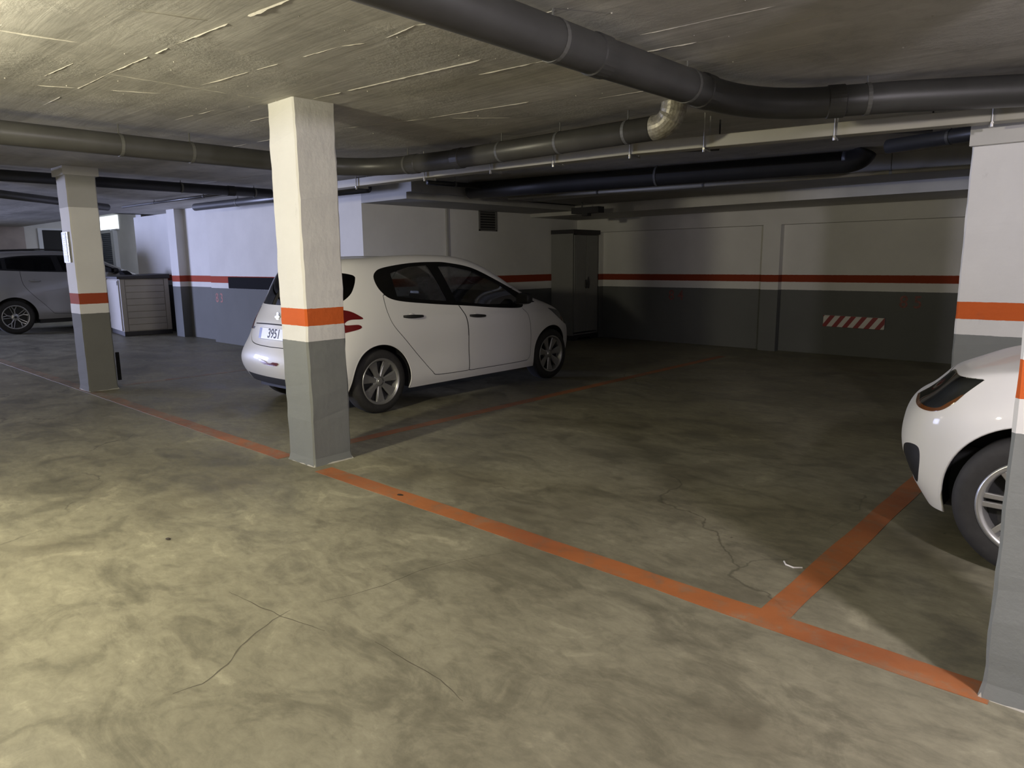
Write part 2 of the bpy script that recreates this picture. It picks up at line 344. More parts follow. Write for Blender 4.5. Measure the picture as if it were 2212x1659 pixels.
# ceiling slab with a cut-out over the far lobby
mb = MB(); mb.box(-27, 4.2, -9.2, 5.45, CZ, CZ + 0.25); mb.box(-16.1, 4.2, 5.45, 14, CZ, CZ + 0.25); mb.box(-27, -16.1, 5.45, 14, 3.0, 3.25); mb.box(-16.1, -15.9, 5.45, 14, CZ, 3.1)
CE = struct(mb.build('ceiling', M['ceil']))
def fin(pts, w=0.010, h=0.010, seed=0, gap=0.0, jit=0.003):
    """ragged mortar ridge left between formwork boards, hanging from the slab"""
    mb = MB(); P = [Vector((a, b, 0)) for a, b in pts]; w *= 0.75; h *= 0.5
    for a, b in zip(P[:-1], P[1:]):
        L = (b - a).length; n = max(3, int(L / 0.025)); d = (b - a).normalized(); s = Vector((-d.y, d.x, 0)); rows = []
        for i in range(n + 1):
            p = a.lerp(b, i / n); q = noise.noise(Vector((p.x * 9 + seed, p.y * 9, seed))); q2 = noise.noise(Vector((p.x * 30 + seed, p.y * 30, 3)))
            k = max(0.25, 0.7 + 0.45 * q2 + 0.5 * q) * min(1, 0.2 + 5 * min(i / n, 1 - i / n))
            if gap and noise.noise(Vector((p.x * 5, p.y * 5, seed * 3.3))) < gap - 0.3: k = 0.02
            c = p + s * (q * jit + q2 * jit * 0.5)
            rows.append((c - s * w * k * 0.6, c, c + s * w * k * 0.6, h * k))
        base = len(mb.v)
        for l, c, r, hh in rows: mb.v += [(l.x, l.y, CZ + 0.001), (c.x - s.x * w * 0.1, c.y - s.y * w * 0.1, CZ - hh), (r.x, r.y, CZ + 0.001)]
        for i in range(n):
            q = base + 3 * i; mb.f += [(q, q + 3, q + 4, q + 1), (q + 1, q + 4, q + 5, q + 2)]
    return mb
FINS = [([(-4.45, 1.56), (-3.6, 1.60)], .010, .012), ([(-3.6, 1.60), (-2.65, 1.67)], .022, .020), ([(-4.45, 1.56), (-4.42, 2.46)], .008, .008), ([(-4.35, 2.03), (-3.10, 2.17)], .009, .010),
        ([(-4.18, 2.69), (-2.50, 2.84)], .012, .013), ([(-4.13, 3.63), (-3.15, 3.76)], .012, .010), ([(-2.25, 2.49), (-1.80, 2.53)], .012, .012), ([(-2.11, 3.30), (-1.68, 3.36)], .012, .010),
        ([(-1.57, 3.37), (-1.12, 3.38)], .009, .008), ([(-4.46, 1.56), (-5.6, 1.54)], .008, .008), ([(-4.0, 0.93), (-3.92, 1.40)], .012, .012), ([(-3.1, 2.17), (-2.9, 2.25), (-2.6, 2.22), (-2.35, 2.33)], .010, .010),
        ([(-3.0, 3.02), (-2.62, 3.06), (-2.30, 3.12)], .012, .010), ([(-4.9, 3.42), (-4.15, 3.63), (-3.7, 4.05)], .007, .006), ([(-4.7, 0.75), (-3.9, 0.95)], .012, .012), ([(-5.1, 1.2), (-4.72, 1.95)], .007, .007),
        ([(-6.6, 3.2), (-5.6, 3.28)], .009, .008), ([(-1.95, 3.05), (-1.3, 3.12)], .008, .007), ([(-4.75, 1.33), (-4.35, 1.36)], .010, .010), ([(-3.3, 1.25), (-3.2, 1.55)], .009, .010), ([(-1.2, 2.9), (-0.7, 2.93)], .007, .006),
        ([(-9.5, 4.3), (-8.0, 4.45)], .012, .01), ([(-5.5, 2.35), (-4.95, 2.4)], .008, .007), ([(-2.9, 4.0), (-2.3, 4.05)], .008, .007), ([(-5.2, 2.75), (-4.75, 2.8)], .010, .008), ([(-1.7, 3.75), (-0.9, 3.8)], .008, .006)]
for i, (pts, fw, fh) in enumerate(FINS): fin(pts, fw, fh, i * 1.7 + 0.3, 0.05).build('mortar_ridge', M['fin'], CE)
# raised mortar lumps
mb = MB()
for i in range(90):
    x = random.uniform(-5.5, -0.8); y = random.uniform(1.0, 4.2); r = random.uniform(0.002, 0.006)
    mb.lathe([(0, -r), (r * .7, -r * .7), (r, 0.001)], 6, 'z', c=(x, y, CZ))
mb.build('mortar_spatter', M['fin'], CE)['kind'] = 'stuff'

# back wall with two shallow recesses and a pilaster between them
WB = struct(box('wall_back', -8.05, 4.2, 10.75, 11.0, 0, CZ, M['wall_r']))
struct(MB().box(-8.05, 4.2, 10.62, 10.75, 1.90, 2.14).box(-4.53, -4.26, 10.62, 10.75, 0, 1.90).box(-8.05, -7.55, 10.62, 10.75, 0, 1.90).box(-1.5, 4.2, 10.62, 10.75, 0, 1.9).build('trim_1', M['wall_r']))
struct(MB().box(-8.05, 4.2, 9.3, 10.75, 2.13, 2.27).build('trim_2', M['beam']))
struct(MB().box(-8.05, 4.2, 8.15, 10.75, 2.27, CZ).build('trim_3', M['greywall']))
struct(MB().box(-8.05, -7.1, 5.83, 9.3, 2.19, 2.27).box(-8.05, -7.0, 5.83, 9.3, 2.27, CZ).build('trim_4', M['greywall']))
struct(box('trim_6', -1.02, 4.0, 5.56, 5.615, 2.11, CZ, M['beam']))
WV = struct(box('wall_side', -8.30, -8.05, 5.83, 11.0, 0, CZ, M['wall_v']))
WL = struct(MB().box(-12.70, -8.30, 5.83, 6.5, 0, CZ).box(-14.05, -12.70, 6.0, 6.5, 0, CZ).box(-14.40, -14.05, 5.84, 6.5, 0, CZ).build('wall_left_near', M['wall_b']))
struct(box('wall_left_far', -17.2, -14.40, 6.25, 6.5, 0, CZ, M['wall_b']))
struct(MB().box(-23.3, -23.0, -9.2, -6.0, 0, 3.0).box(-23.3, -23.0, -1.3, 7.0, 0, 3.0).box(-23.3, -23.0, -6.0, -1.3, 2.42, 3.0).box(-27, -23.3, 6.9, 7.0, 0, 3.0).box(-27.2, -27, 7.0, 8.2, 0, 3.0).build('wall_left', M['plain']))
struct(box('wall_lobby_side', -17.2, -16.9, 6.3, 8.2, 0, 3.0, M['plain']))
struct(MB().box(-27, -24.7, 8.0, 8.2, 0, 3.0).box(-24.7, -16.9, 8.0, 8.2, 0, 3.0).build('wall_lobby_back', M['plain']))
struct(box('wall_right', 4.0, 4.2, -9.2, 11, 0, CZ, M['plain'])); struct(MB().box(-23, 4, -9.2, -9, 0, CZ).build('wall_behind', M['plain']))
# rough pinkish wall section, dark doorway at the far left
struct(box('trim_5', -23.0, -22.9, 1.5, 5.5, 0, CZ, M['pinkwall']))
d = struct(box('door_1', -22.99, -22.94, 5.92, 6.9, 0, 2.38, M['void'])); 
t = box('door_frame', -22.99, -22.92, 5.82, 5.92, 0, 2.43, M['frame'], d); box('door_frame', -22.99, -22.92, 5.92, 6.9, 2.38, 2.43, M['frame'], d)
# louvred roller door and daylit transom window at the back of the lobby, seen over the storage box
d2 = struct(MB().box(-25.0, -23.62, 7.93, 8.0, 0, 2.37).build('door_2', M['shutter']))
mb = MB()
for i in range(40): mb.box(-25.0, -23.62, 7.90, 7.93, 0.05 + i * 0.058, 0.05 + i * 0.058 + 0.04)
mb.build('slat_curtain', M['shutter'], d2)
box('door_frame', -23.62, -23.40, 7.88, 8.0, 0, 2.44, M['frame'], d2); box('door_frame', -25.2, -23.62, 7.88, 8.0, 2.37, 2.46, M['frame'], d2)
w1 = struct(box('window_1', -25.2, -23.22, 7.96, 8.0, 2.48, 2.88, M['daywin'])); box('window_frame', -25.2, -23.18, 7.94, 8.0, 2.44, 2.48, M['frame'], w1)
# stencilled bay numbers
def rot_to(loc, facing):
    # text local x -> right, y -> up, z -> towards viewer
    if facing == '-y': R = Matrix(((1, 0, 0), (0, 0, -1), (0, 1, 0)))
    elif facing == '+x': R = Matrix(((0, 0, 1), (1, 0, 0), (0, 1, 0)))
    elif facing == '-x': R = Matrix(((0, 0, -1), (-1, 0, 0), (0, 1, 0)))
    return Matrix.Translation(loc) @ R.to_4x4()
def stencil(ch, x, y, z, wall, h=0.155, mat='stencil2'):
    text_mesh('bay_number', ch, h / 0.73, M[mat], wall, rot_to((x, y - 0.001, z), '-y'), sx=0.95)
stencil('8 3', -12.42, 5.83, 0.80, WL, 0.17, 'stencil'); stencil('8 4', -6.05, 10.75, 0.80, WB, 0.17); stencil('8 5', -2.48, 10.75, 0.79, WB, 0.17)

# ------------------------------------------------------------------ pillars
def pillar(x0, x1, y0, y1, h, label, mat, group=None, z0=0.0):
    n = empty('pillar', ((x0 + x1) / 2, (y0 + y1) / 2, 0)); W = (x1 - x0) / 2; D = (y1 - y0) / 2
    # slightly uneven plaster edges
    vs = []; nz = 46; ch = 0.012
    prof = [(-W, -D + ch), (-W + ch, -D), (W - ch, -D), (W, -D + ch), (W, D - ch), (W - ch, D), (-W + ch, D), (-W, D - ch)]
    for i in range(nz + 1):
        z = h * i / nz
        for k, (a, b) in enumerate(prof):
            j = noise.noise(Vector((z * 7, k * 3.3 // 2, x0))) * 0.004 + noise.noise(Vector((z * 31, k, x0))) * 0.0025
            fl = 1 + (0.05 if i == 0 else 0.0)
            vs.append((a * fl + j, b * fl + j, z))
    fs = [(i * 8 + k, i * 8 + (k + 1) % 8, (i + 1) * 8 + (k + 1) % 8, (i + 1) * 8 + k) for i in range(nz) for k in range(8)]
    fs.append(tuple(range(8))[::-1]); fs.append(tuple(nz * 8 + k for k in range(8)))
    s = obj('shaft', vs, fs, mat, n)
    # mortar skirt at the foot
    mb = MB(); m = 40; per = []
    for k in range(m):
        t = k / m * 4; e = int(t); u = t - e; C = [(-W, -D), (W, -D), (W, D), (-W, D)]
        a = C[e]; b = C[(e + 1) % 4]; per.append((a[0] + (b[0] - a[0]) * u, a[1] + (b[1] - a[1]) * u))
    for k, (a, b) in enumerate(per):
        q = 0.008 + 0.012 * abs(noise.noise(Vector((a * 9, b * 9, x0)))); l = math.hypot(a, b)
        mb.v += [(a * 0.98, b * 0.98, 0.022), (a + a / l * q, b + b / l * q, 0.0)]
    mb.f = [(2 * k, 2 * ((k + 1) % m), 2 * ((k + 1) % m) + 1, 2 * k + 1) for k in range(m)]
    mb.build('mortar_skirt', M['fin'], n)
    return tag(n, label, 'pillar', 'square banded pillars')
pillar(-4.545, -4.215, 2.56, 2.87, CZ, 'square white pillar with orange band in front of the rear of the white hatchback', M['pillar'])
P2 = pillar(-9.08, -8.75, 2.535, 2.83, CZ, 'farther banded pillar at left with paper notice and shade painted on its top', M['pillar_far'])
box('capital', -0.19, 0.19, -0.175, 0.175, 2.36, CZ, M['plain'], P2)
pillar(-0.285, 0.06, 2.535, 2.85, CZ, 'nearest banded pillar cut off by right edge of the photo', M['pillar'])
pillar(-1.015, -0.42, 5.62, 6.0, CZ, 'wide banded pillar rising behind the nose of the right car', M['pillar'])
# notice in a plastic sleeve, black edge guard
nb = empty('notice', (-8.95, 2.53, 1.60))
box('plastic_sleeve', -0.085, 0.105, -0.012, -0.002, -0.165, 0.165, M['papergrey'], nb); box('paper_sheet', -0.085, 0.055, -0.016, -0.012, -0.16, 0.16, M['paper'], nb)
mb = MB()
for i in range(9): mb.box(-0.05, 0.02 + 0.02 * (i % 3 - 1), -0.0166, -0.0158, 0.08 - i * 0.02, 0.086 - i * 0.02)
mb.box(-0.03, 0.01, -0.0168, -0.0158, 0.105, 0.13); mb.build('print_block', M['papergrey'], nb)
tag(nb, 'white printed paper notice in grey sleeve fixed to the far pillar', 'notice')
tag(box('edge_guard', -8.746, -8.725, 2.835, 2.87, 0.10, 0.42, M['foam']), 'short black rubber guard low on rear edge of the far pillar', 'guard')

# ------------------------------------------------------------------ pipes under the slab
def hangers(mb_pts, root, r, zc):
    for (x, y) in mb_pts:
        h = MB().tube([(x, y, zc + r), (x, y, CZ)], 0.005, 6)
        h.lathe([(r + 0.004, -0.012), (r + 0.007, -0.012), (r + 0.007, 0.012), (r + 0.004, 0.012)], 24, 'y', True, (0, 0, 0)) if False else None
        h.build('hanger_rod', M['steel'], root)
def pipe(name, path, r, mat, label, hang=(), couple=(), cat='pipe', sides=28):
    n = empty(name, path[0]); o = Vector(path[0]); L = [Vector(p) - o for p in path]
    MB().tube(L, r, sides).build('pipe_run', mat, n, smooth=True)
    for (i, t) in couple:
        a = L[i].lerp(L[i + 1], t); d = (L[i + 1] - L[i]).normalized()
        MB().tube([a - d * 0.05, a - d * 0.045, a + d * 0.045, a + d * 0.05], [r * 1.0, r * 1.07, r * 1.07, r * 1.0], sides).build('coupling', mat, n, smooth=False)
    for (i, t) in hang:
        a = L[i].lerp(L[i + 1], t); zt = CZ - o.z; d = (L[i + 1] - L[i]).normalized()
        MB().tube([a + Vector((0, 0, r * 0.9)), Vector((a.x, a.y, zt))], 0.005, 6).tube([a - d * 0.012, a + d * 0.012], r + 0.003, 24).build('pipe_hanger', M['hang'], n)
    return tag(n, label, cat, 'thin conduits under the ceiling' if name == 'conduit' else 'drain pipes under the ceiling')
zA = 2.325
pipe('drain_pipe', [(-2.02, -3.0, zA), (-2.02, 2.9, zA)] + arc((-2.0, 3.85, zA), (-1.97, 4.32, zA - .01), (-1.62, 4.52, zA - .01)) + [(-1.25, 4.74, zA), (-0.62, 5.12, zA)] + arc((-0.60, 5.13, zA), (-0.48, 5.2, zA), (-0.46, 5.22, zA + .10)), 0.088, M['pipe'],
     'thick dark grey drain pipe bending across the upper middle of the ceiling', hang=[(0, 0.93), (1, 0.75), (10, 0.6)], couple=[(0, 0.985), (1, 0.95), (10, 0.2)])
zB = 2.30
pipe('drain_pipe', [(-5.95, -2.0, zB), (-5.95, 2.2, zB)] + arc((-5.95, 3.7, zB), (-5.9, 4.25, zB), (-5.35, 4.40, zB)) + [(-4.8, 4.47, zB), (-2.72, 4.45, zB)], 0.082, M['pipe2'],
     'grey drain pipe crossing left of the central pillar and turning right behind it', hang=[(0, 0.98), (1, 0.3), (10, 0.05), (11, 0.3), (11, 0.6), (11, 0.9)], couple=[(10, 0.2), (11, 0.05)])
n = empty('pipe_elbow', (-2.72, 4.45, zB))
MB().tube(arc((0.005, 0, 0), (0.16, 0, 0), (0.16, 0, 0.15), 10), [0.086 + 0.006 * noise.noise(Vector((i * .9, 0, 1))) for i in range(11)], 24).build('wrapped_elbow', M['foil'], n)
tag(n, 'pale tape wrapped elbow where the grey pipe enters the ceiling', 'pipe elbow')
# ivory cable duct
n = empty('cable_duct', (-7.9, 4.62, 2.25)); path = [Vector(p) - Vector((-7.9, 4.62, 0)) for p in ((-7.9, 4.62, 0), (-5.4, 4.70, 0), (-3.12, 4.86, 0), (-1.61, 5.16, 0), (-0.35, 5.44, 0))]
mb = MB(); rows = []
for i, p in enumerate(path):
    d = (path[min(i + 1, len(path) - 1)] - path[max(i - 1, 0)]).normalized(); q = Vector((-d.y, d.x, 0)); k = 1.0
    rows += [p - q * 0.035 + Vector((0, 0, z)) for z in (-0.042, 0.042)] + [p + q * 0.085 + Vector((0, 0, z)) for z in (0.042, -0.042)]
mb.add(rows, [(4 * i + a, 4 * i + b, 4 * i + 4 + b, 4 * i + 4 + a) for i in range(len(path) - 1) for a, b in ((0, 1), (1, 2), (2, 3), (3, 0))] + [(3, 2, 1, 0), (16, 17, 18, 19)])
mb.build('duct_run', M['duct'], n, bevel=0.005)
cum = [0]
for a, b in zip(path[:-1], path[1:]): cum.append(cum[-1] + (b - a).length)
for i, t in enumerate((0.10, 0.19, 0.33, 0.44, 0.53, 0.625, 0.70, 0.815, 0.93)):
    u = t * cum[-1]; k = max(j for j in range(len(path) - 1) if cum[j] <= u); p = path[k].lerp(path[k + 1], (u - cum[k]) / (cum[k + 1] - cum[k])); d = (path[k + 1] - path[k]).normalized(); q = Vector((-d.y, d.x, 0)); a = p - q * 0.048; b = p + q * 0.098; Z = lambda v, z: (v.x, v.y, z)
    MB().tube([Z(a, 0.20), Z(a, -0.055)], 0.005, 8).tube([Z(b, 0.20), Z(b, -0.055)], 0.005, 8).tube([Z(a - q * .01, -0.052), Z(b + q * .01, -0.052)], 0.009, 6).tube([Z(a, -0.055), Z(a, -0.075)], 0.010, 8).build('duct_hanger', M['steel'], n)
tag(n, 'ivory cable duct on threaded rods crossing above the hatchback to the right', 'duct')
pipe('conduit', [(-7.0, 5.02, 2.36), (-1.3, 5.75, 2.36)], 0.018, M['pipe2'], 'thin grey conduit just behind the ivory cable duct', hang=[(0, 0.3), (0, 0.6)])
pipe('drain_pipe', [(-9.27, -3.0, 2.36), (-9.27, 5.2, 2.36)], 0.062, M['black_pipe'], 'black pipe behind the far pillar, crossing left to right', hang=[(0, 0.85), (0, 0.97)], couple=[(0, 0.93)])
pipe('drain_pipe', [(-10.3, 1.2, 2.34), (-12.9, 4.3, 2.34)], 0.055, M['pipe'], 'thin dark pipe slanting across ceiling at far left', hang=[(0, 0.3)])
pipe('drain_pipe', [(-6.9, 6.75, 2.33), (-5.6, 6.98, 2.33), (-2.45, 7.55, 2.33)] + arc((-2.45, 7.55, 2.33), (-2.28, 7.58, 2.33), (-2.26, 7.6, 2.42)), 0.105, M['black_pipe'], 'large black pipe near the back wall ending above bay 85', hang=[(1, 0.4)])
pipe('drain_pipe', [(-12.0, 5.35, 2.34), (-7.6, 5.62, 2.34)], 0.06, M['pipe'], 'dark pipe running close to the blue lit wall', hang=[(0, .3), (0, .6)], couple=[(0, .55)])
pipe('conduit', [(-13.5, 4.75, 2.40), (-9.45, 4.95, 2.40)], 0.02, M['pipe2'], 'thin conduit between far pillar and blue lit wall', hang=[(0, .3), (0, .7)])
pipe('drain_pipe', [(-1.9, 7.0, 2.36), (-0.2, 6.4, 2.36)], 0.06, M['pipe'], 'short dark pipe beside the top of the wide pillar', hang=[(0, .3)])
pipe('conduit', [(-6.8, 7.4, 2.26), (-1.3, 8.1, 2.24)], 0.02, M['duct'], 'pale thin conduit along front of the dropped back slab', hang=[(0, .25), (0, .5), (0, .85)])
pipe('conduit', [(-6.6, 5.75, 2.34), (-6.5, 6.55, 2.34)], 0.03, M['black_pipe'], 'black conduit above roof of the hatchback', hang=[(0, .5)])
for (x0, y0, x1, y1, lb) in ((-3.05, 4.99, -2.62, 5.25, 'dark steel bracket arm by middle of the cable duct'), (-1.52, 5.33, -1.25, 5.58, 'dark steel bracket arm near the right end of the cable duct')):
    tag(MB().tube([(x0, y0, 2.235), (x1, y1, 2.235)], 0.014, 6).tube([(x1, y1, 2.235), (x1, y1, CZ)], 0.006, 6).build('bracket_arm', M['black_pipe']), lb, 'bracket', 'bracket arms by the cable duct')
tag(MB().box(-6.75, -6.25, 8.75, 8.9, 2.10, 2.19).box(-6.55, -6.45, 8.75, 8.85, 2.06, 2.10).tube([(-6.6, 8.82, 2.18), (-6.6, 8.82, 2.27)], 0.01, 6).build('ceiling_bracket', M['black_pipe']), 'small dark fitting hanging beneath ceiling left of the cabinet', 'fitting')

# conduit and vent on the side wall
tag(MB().box(-8.05, -8.018, 7.345, 7.385, 0, 2.19).build('wall_conduit', M['greywall']), 'vertical grey conduit on side wall behind the hatchback', 'conduit')
n = empty('vent_grille', (-8.05, 8.25, 2.09)); 
MB().box(0, 0.02, -0.2, 0.2, -0.21, -0.19).box(0, 0.02, -0.2, 0.2, 0.09, 0.10).box(0, 0.02, -0.2, -0.175, -0.21, 0.10).box(0, 0.02, 0.175, 0.2, -0.21, 0.10).build('grille_frame', M['vent'], n)
box('grille_backing', 0.001, 0.005, -0.18, 0.18, -0.19, 0.09, M['ink'], n)
for i in range(7):
    z = -0.175 + i * 0.04; MB().add([(0.004, -0.175, z + .012), (0.018, -0.175, z - .006), (0.018, 0.175, z - .006), (0.004, 0.175, z + .012), (0.004, -0.175, z + .015), (0.018, -0.175, z - .003), (0.018, 0.175, z - .003), (0.004, 0.175, z + .015)], [(0, 1, 2, 3), (7, 6, 5, 4), (0, 4, 5, 1), (1, 5, 6, 2), (2, 6, 7, 3), (3, 7, 4, 0)]).build('louvre', M['vent'], n)
tag(n, 'grey louvred vent high on the side wall', 'vent')

# ------------------------------------------------------------------ wall pads, cabinet, storage box
n = empty('hazard_bumper', (-3.19, 10.75, 0.49)); n.rotation_euler = (0, math.radians(0.8), 0)
hw, hh = 0.415, 0.082
box('bumper_pad', -hw, hw, -0.03, 0, -hh, hh, M['hwhite'], n, bevel=0.008)
mb = MB()
for i in range(-1, 7):
    x = -hw - 0.02 + i * 0.145; w2 = 0.07; sl = 0.115; poly = []
    # slanted bar clipped to the pad
    pts = [(x, -hh), (x + w2, -hh), (x + w2 + sl, hh), (x + sl, hh)]
    def clip(P, c, s):
        o = []
        for a, b in zip(P, P[1:] + P[:1]):
            ia = s * (a[0] - c) <= 0; ib = s * (b[0] - c) <= 0
            if ia: o.append(a)
            if ia != ib: t = (c - a[0]) / (b[0] - a[0]); o.append((c, a[1] + t * (b[1] - a[1])))
        return o
    pts = clip(clip(pts, hw, 1), -hw, -1) if True else pts
    if len(pts) >= 3: mb.prism(pts, -0.0312, -0.0300)
mb.build('red_stripes', M['hred'], n)
tag(n, 'red and white striped bumper pad on grey base of the back wall', 'bumper pad')
tag(box('bumper_pad', -11.98, -10.4, 5.80, 5.83, 0.985, 1.18, M['foam'], bevel=0.006), 'long black foam bumper pad on the blue lit wall beside bay 83', 'bumper pad')

# tall grey resin cabinet in the corner
n = empty('storage_cabinet', (-8.04, 9.87, 0)); 
# local: x right, y -depth towards the aisle ; turned a little
n.rotation_euler = (0, 0, math.radians(90))
CW, CD, CH = 0.72, 0.48, 1.86
MB().box(-0.02, 0.0, -CD, 0.0, 0.09, CH).box(CW - 0.02, CW, -CD, 0.0, 0.09, CH).box(0, CW, -0.02, 0, 0.09, CH).box(0, CW, -CD + 0.01, 0, 0.09, 0.12).build('carcass', M['cab'], n)
MB().prism([(-0.03, CH + 0.07), (CW + 0.03, CH + 0.07), (CW + 0.03, CH - 0.0)] + [(CW / 2 + (CW / 2 + 0.02) * math.cos(a), CH + 0.005 - 0.03 * math.sin(a)) for a in [PI * k / 10 for k in range(11)]] + [(-0.03, CH)], -CD - 0.03, 0.0).build('lid', M['boxdark'], n)
for k in (0, 1):
    x0 = 0.0 + k * (CW / 2); dd = box('door', x0 + 0.004, x0 + CW / 2 - 0.024 * k - 0.003, -CD - 0.018, -CD, 0.15, CH - 0.02, M['cab'], n, bevel=0.006)
    hx = CW / 2 + (0.035 if k else -0.035)
    MB().prism([(hx - 0.016, 0.93), (hx + 0.012, 0.91), (hx + 0.022, 1.0), (hx + 0.004, 1.12 if k else 1.07), (hx - 0.014, 1.05)], -CD - 0.04, -CD - 0.018).build('handle', M['boxdark'], dd, bevel=0.004)
    box('door_panel', x0 + 0.05, x0 + CW / 2 - 0.06, -CD - 0.021, -CD - 0.018, 0.3, CH - 0.15, M['cab'], dd, bevel=0.004)
MB().prism([(0.0, 0.0), (0.10, 0.0), (0.14, 0.05), (0.46, 0.05), (0.50, 0.0), (CW, 0.0), (CW, 0.10), (0, 0.10)], -CD - 0.01, -0.01).build('base', M['boxdark'], n)
tag(n, 'tall grey two door resin cabinet with dark lid in back corner', 'cabinet')

# resin storage shed at left, vertical ribs on the front, horizontal boards on the side
n = empty('storage_box', (-15.13, 5.12, 0)); n.rotation_euler = (0, 0, math.radians(-8))
BW, BD, BH = 1.20, 0.89, 1.13   # local -x = width along the wall, +y = depth
n2 = n
box('base', -BW, 0.0, 0.0, BD, 0.0, 0.09, M['boxdark'], n, bevel=0.01)
MB().box(-BW, -0.02, 0.0, 0.02, 0.09, BH).box(-BW, -0.02, BD - 0.02, BD, 0.09, BH).box(-BW, -BW + 0.02, 0, BD, 0.09, BH).box(-0.05, -0.02, 0.0, BD, 0.09, BH).build('carcass', M['boxbeige'], n)
for i in range(8):
    z = 0.10 + i * 0.128; box('side_board', -0.03, -0.004, 0.09, BD - 0.09, z, z + 0.120, M['boxbeige'], n, bevel=0.008)
for a, b in ((0.0, 0.085), (BD - 0.085, BD)): box('corner_post', -0.08, 0.004, a, b, 0.09, BH, M['boxbeige'], n, bevel=0.008)
for a, b in ((-BW + .03, -0.09),): 
    dd = box('door', a, b, -0.02, 0.0, 0.10, BH - 0.02, M['boxbeige'], n, bevel=0.008); box('hinge', b - 0.04, b - 0.02, -0.03, -0.02, BH - 0.12, BH - 0.04, M['boxdark'], dd)
lid = MB().add([(-BW - .03, -0.05, BH), (0.03, -0.05, BH), (0.03, BD + .03, BH), (-BW - .03, BD + .03, BH), (-BW - .03, -0.05, BH + .05), (0.03, -0.05, BH + .05), (0.03, BD + .03, BH + .09), (-BW - .03, BD + .03, BH + .09)], [(3, 2, 1, 0), (4, 5, 6, 7), (0, 1, 5, 4), (1, 2, 6, 5), (2, 3, 7, 6), (3, 0, 4, 7)]).build('lid', M['boxdark'], n, bevel=0.012)
tag(n, 'beige resin storage box with dark lid behind the far pillar', 'storage box')
n = empty('folded_bag', (-16.0, 5.55, BH + 0.075)); n.scale = (0.6, 0.6, 0.6)
mb = MB(); mb.prism([(-0.22, 0), (0.30, 0), (0.24, 0.04), (0.05, 0.10), (-0.12, 0.14), (-0.2, 0.12)], -0.12, 0.12); mb.build('bag_body', M['foam'], n, bevel=0.02)
MB().lathe([(0, 0.03), (0.02, 0.02), (0.025, 0), (0.02, -0.02), (0, -0.03)], 10, 'z', c=(-0.12, -0.05, 0.16)).build('white_knob', M['frame'], n)
tag(n, 'small black bag lying on lid of the storage box', 'bag')

# ceiling luminaires (out of the frame, they carry the aisle light)
for (x, y, lb) in ((-3.75, -0.25, 'fluorescent batten over aisle left of photographer'), (1.1, 1.6, 'fluorescent batten right of photographer'), (-11.0, -0.8, 'fluorescent batten farther along the aisle')):
    n = empty('ceiling_lamp', (x, y, CZ)); MB().box(-0.65, 0.65, -0.05, 0.05, -0.16, -0.12).tube([(-0.5, 0, -0.12), (-0.5, 0, 0)], 0.006, 8).tube([(0.5, 0, -0.12), (0.5, 0, 0)], 0.006, 8).build('lamp_housing', M['frame'], n); MB().tube([(-0.6, 0, -0.18), (0.6, 0, -0.18)], 0.018, 12).build('tube', M['tube'], n); tag(n, lb, 'lamp', 'fluorescent battens over the aisle')
# litter and marks on the floor
def litter(x, y, r, label, mat, seed):
    v = []; k = 9
    for i in range(k):
        a = 2 * PI * i / k; q = r * (0.7 + 0.5 * noise.noise(Vector((i * 1.7, seed, 0)))); v.append((x + q * 1.6 * math.cos(a), y + q * math.sin(a), 0.003))
    v.append((x, y, 0.008)); tag(obj('dry_leaf', v, [(i, (i + 1) % k, k) for i in range(k)] + [tuple(range(k))[::-1]], mat), label, 'leaf', 'leaf scraps on the floor')
litter(-3.65, 1.34, 0.017, 'small dark leaf scrap on concrete left of the central pillar foot', M['grime'], 1)
litter(-3.29, 2.57, 0.022, 'small dark leaf scrap lying on the orange line', M['grime'], 2)
n = MB().tube([(-1.16, 3.14, 0.004), (-1.14, 3.11, 0.004), (-1.10, 3.10, 0.004), (-1.07, 3.125, 0.004)], 0.004, 6).build('plastic_clip', M['hwhite']); tag(n, 'tiny curved white plastic clip on floor of the empty bay', 'clip')
def crack(pts, w, label):
    P = []
    for a, b in zip(pts[:-1], pts[1:]):
        for i in range(8):
            t = i / 8; x = a[0] + (b[0] - a[0]) * t; y = a[1] + (b[1] - a[1]) * t; P.append((x + .006 * noise.noise(Vector((x * 14, y * 14, 2))), y + .006 * noise.noise(Vector((x * 14, y * 14, 7)))))
    P.append(pts[-1]); v = []; n = len(P)
    for i, (x, y) in enumerate(P):
        a = P[max(i - 1, 0)]; b = P[min(i + 1, n - 1)]; d = math.hypot(b[0] - a[0], b[1] - a[1]); nx, ny = -(b[1] - a[1]) / d, (b[0] - a[0]) / d; k = w * (.35 + .65 * math.sin(PI * i / (n - 1))) * (1 + .5 * noise.noise(Vector((x * 20, y * 20, 5))))
        v += [(x - nx * k, y - ny * k, .0006), (x + nx * k, y + ny * k, .0006)]
    o = obj('floor_crack', v, [(2 * i, 2 * i + 2, 2 * i + 3, 2 * i + 1) for i in range(n - 1)], M['crack'], FL); o['label'] = label
crack([(-2.46, 1.47), (-2.41, 1.61), (-2.38, 1.75), (-2.38, 1.95), (-2.33, 2.14), (-2.22, 2.36)], .0016, 'hairline crack wandering over the aisle')
crack([(-2.27, 0.8), (-2.25, 0.89), (-2.3, 1.0), (-2.38, 1.09), (-2.47, 1.27), (-2.49, 1.36)], .0030, 'curved dark scuff in the foreground')
crack([(-2.84, 1.27), (-2.62, 1.29), (-2.47, 1.31), (-2.24, 1.36)], .0022, 'short straight scratch in the foreground'); crack([(-2.03, 1.44), (-1.84, 1.44), (-1.66, 1.44), (-1.52, 1.41)], .0022, 'second straight scratch nearer the camera')
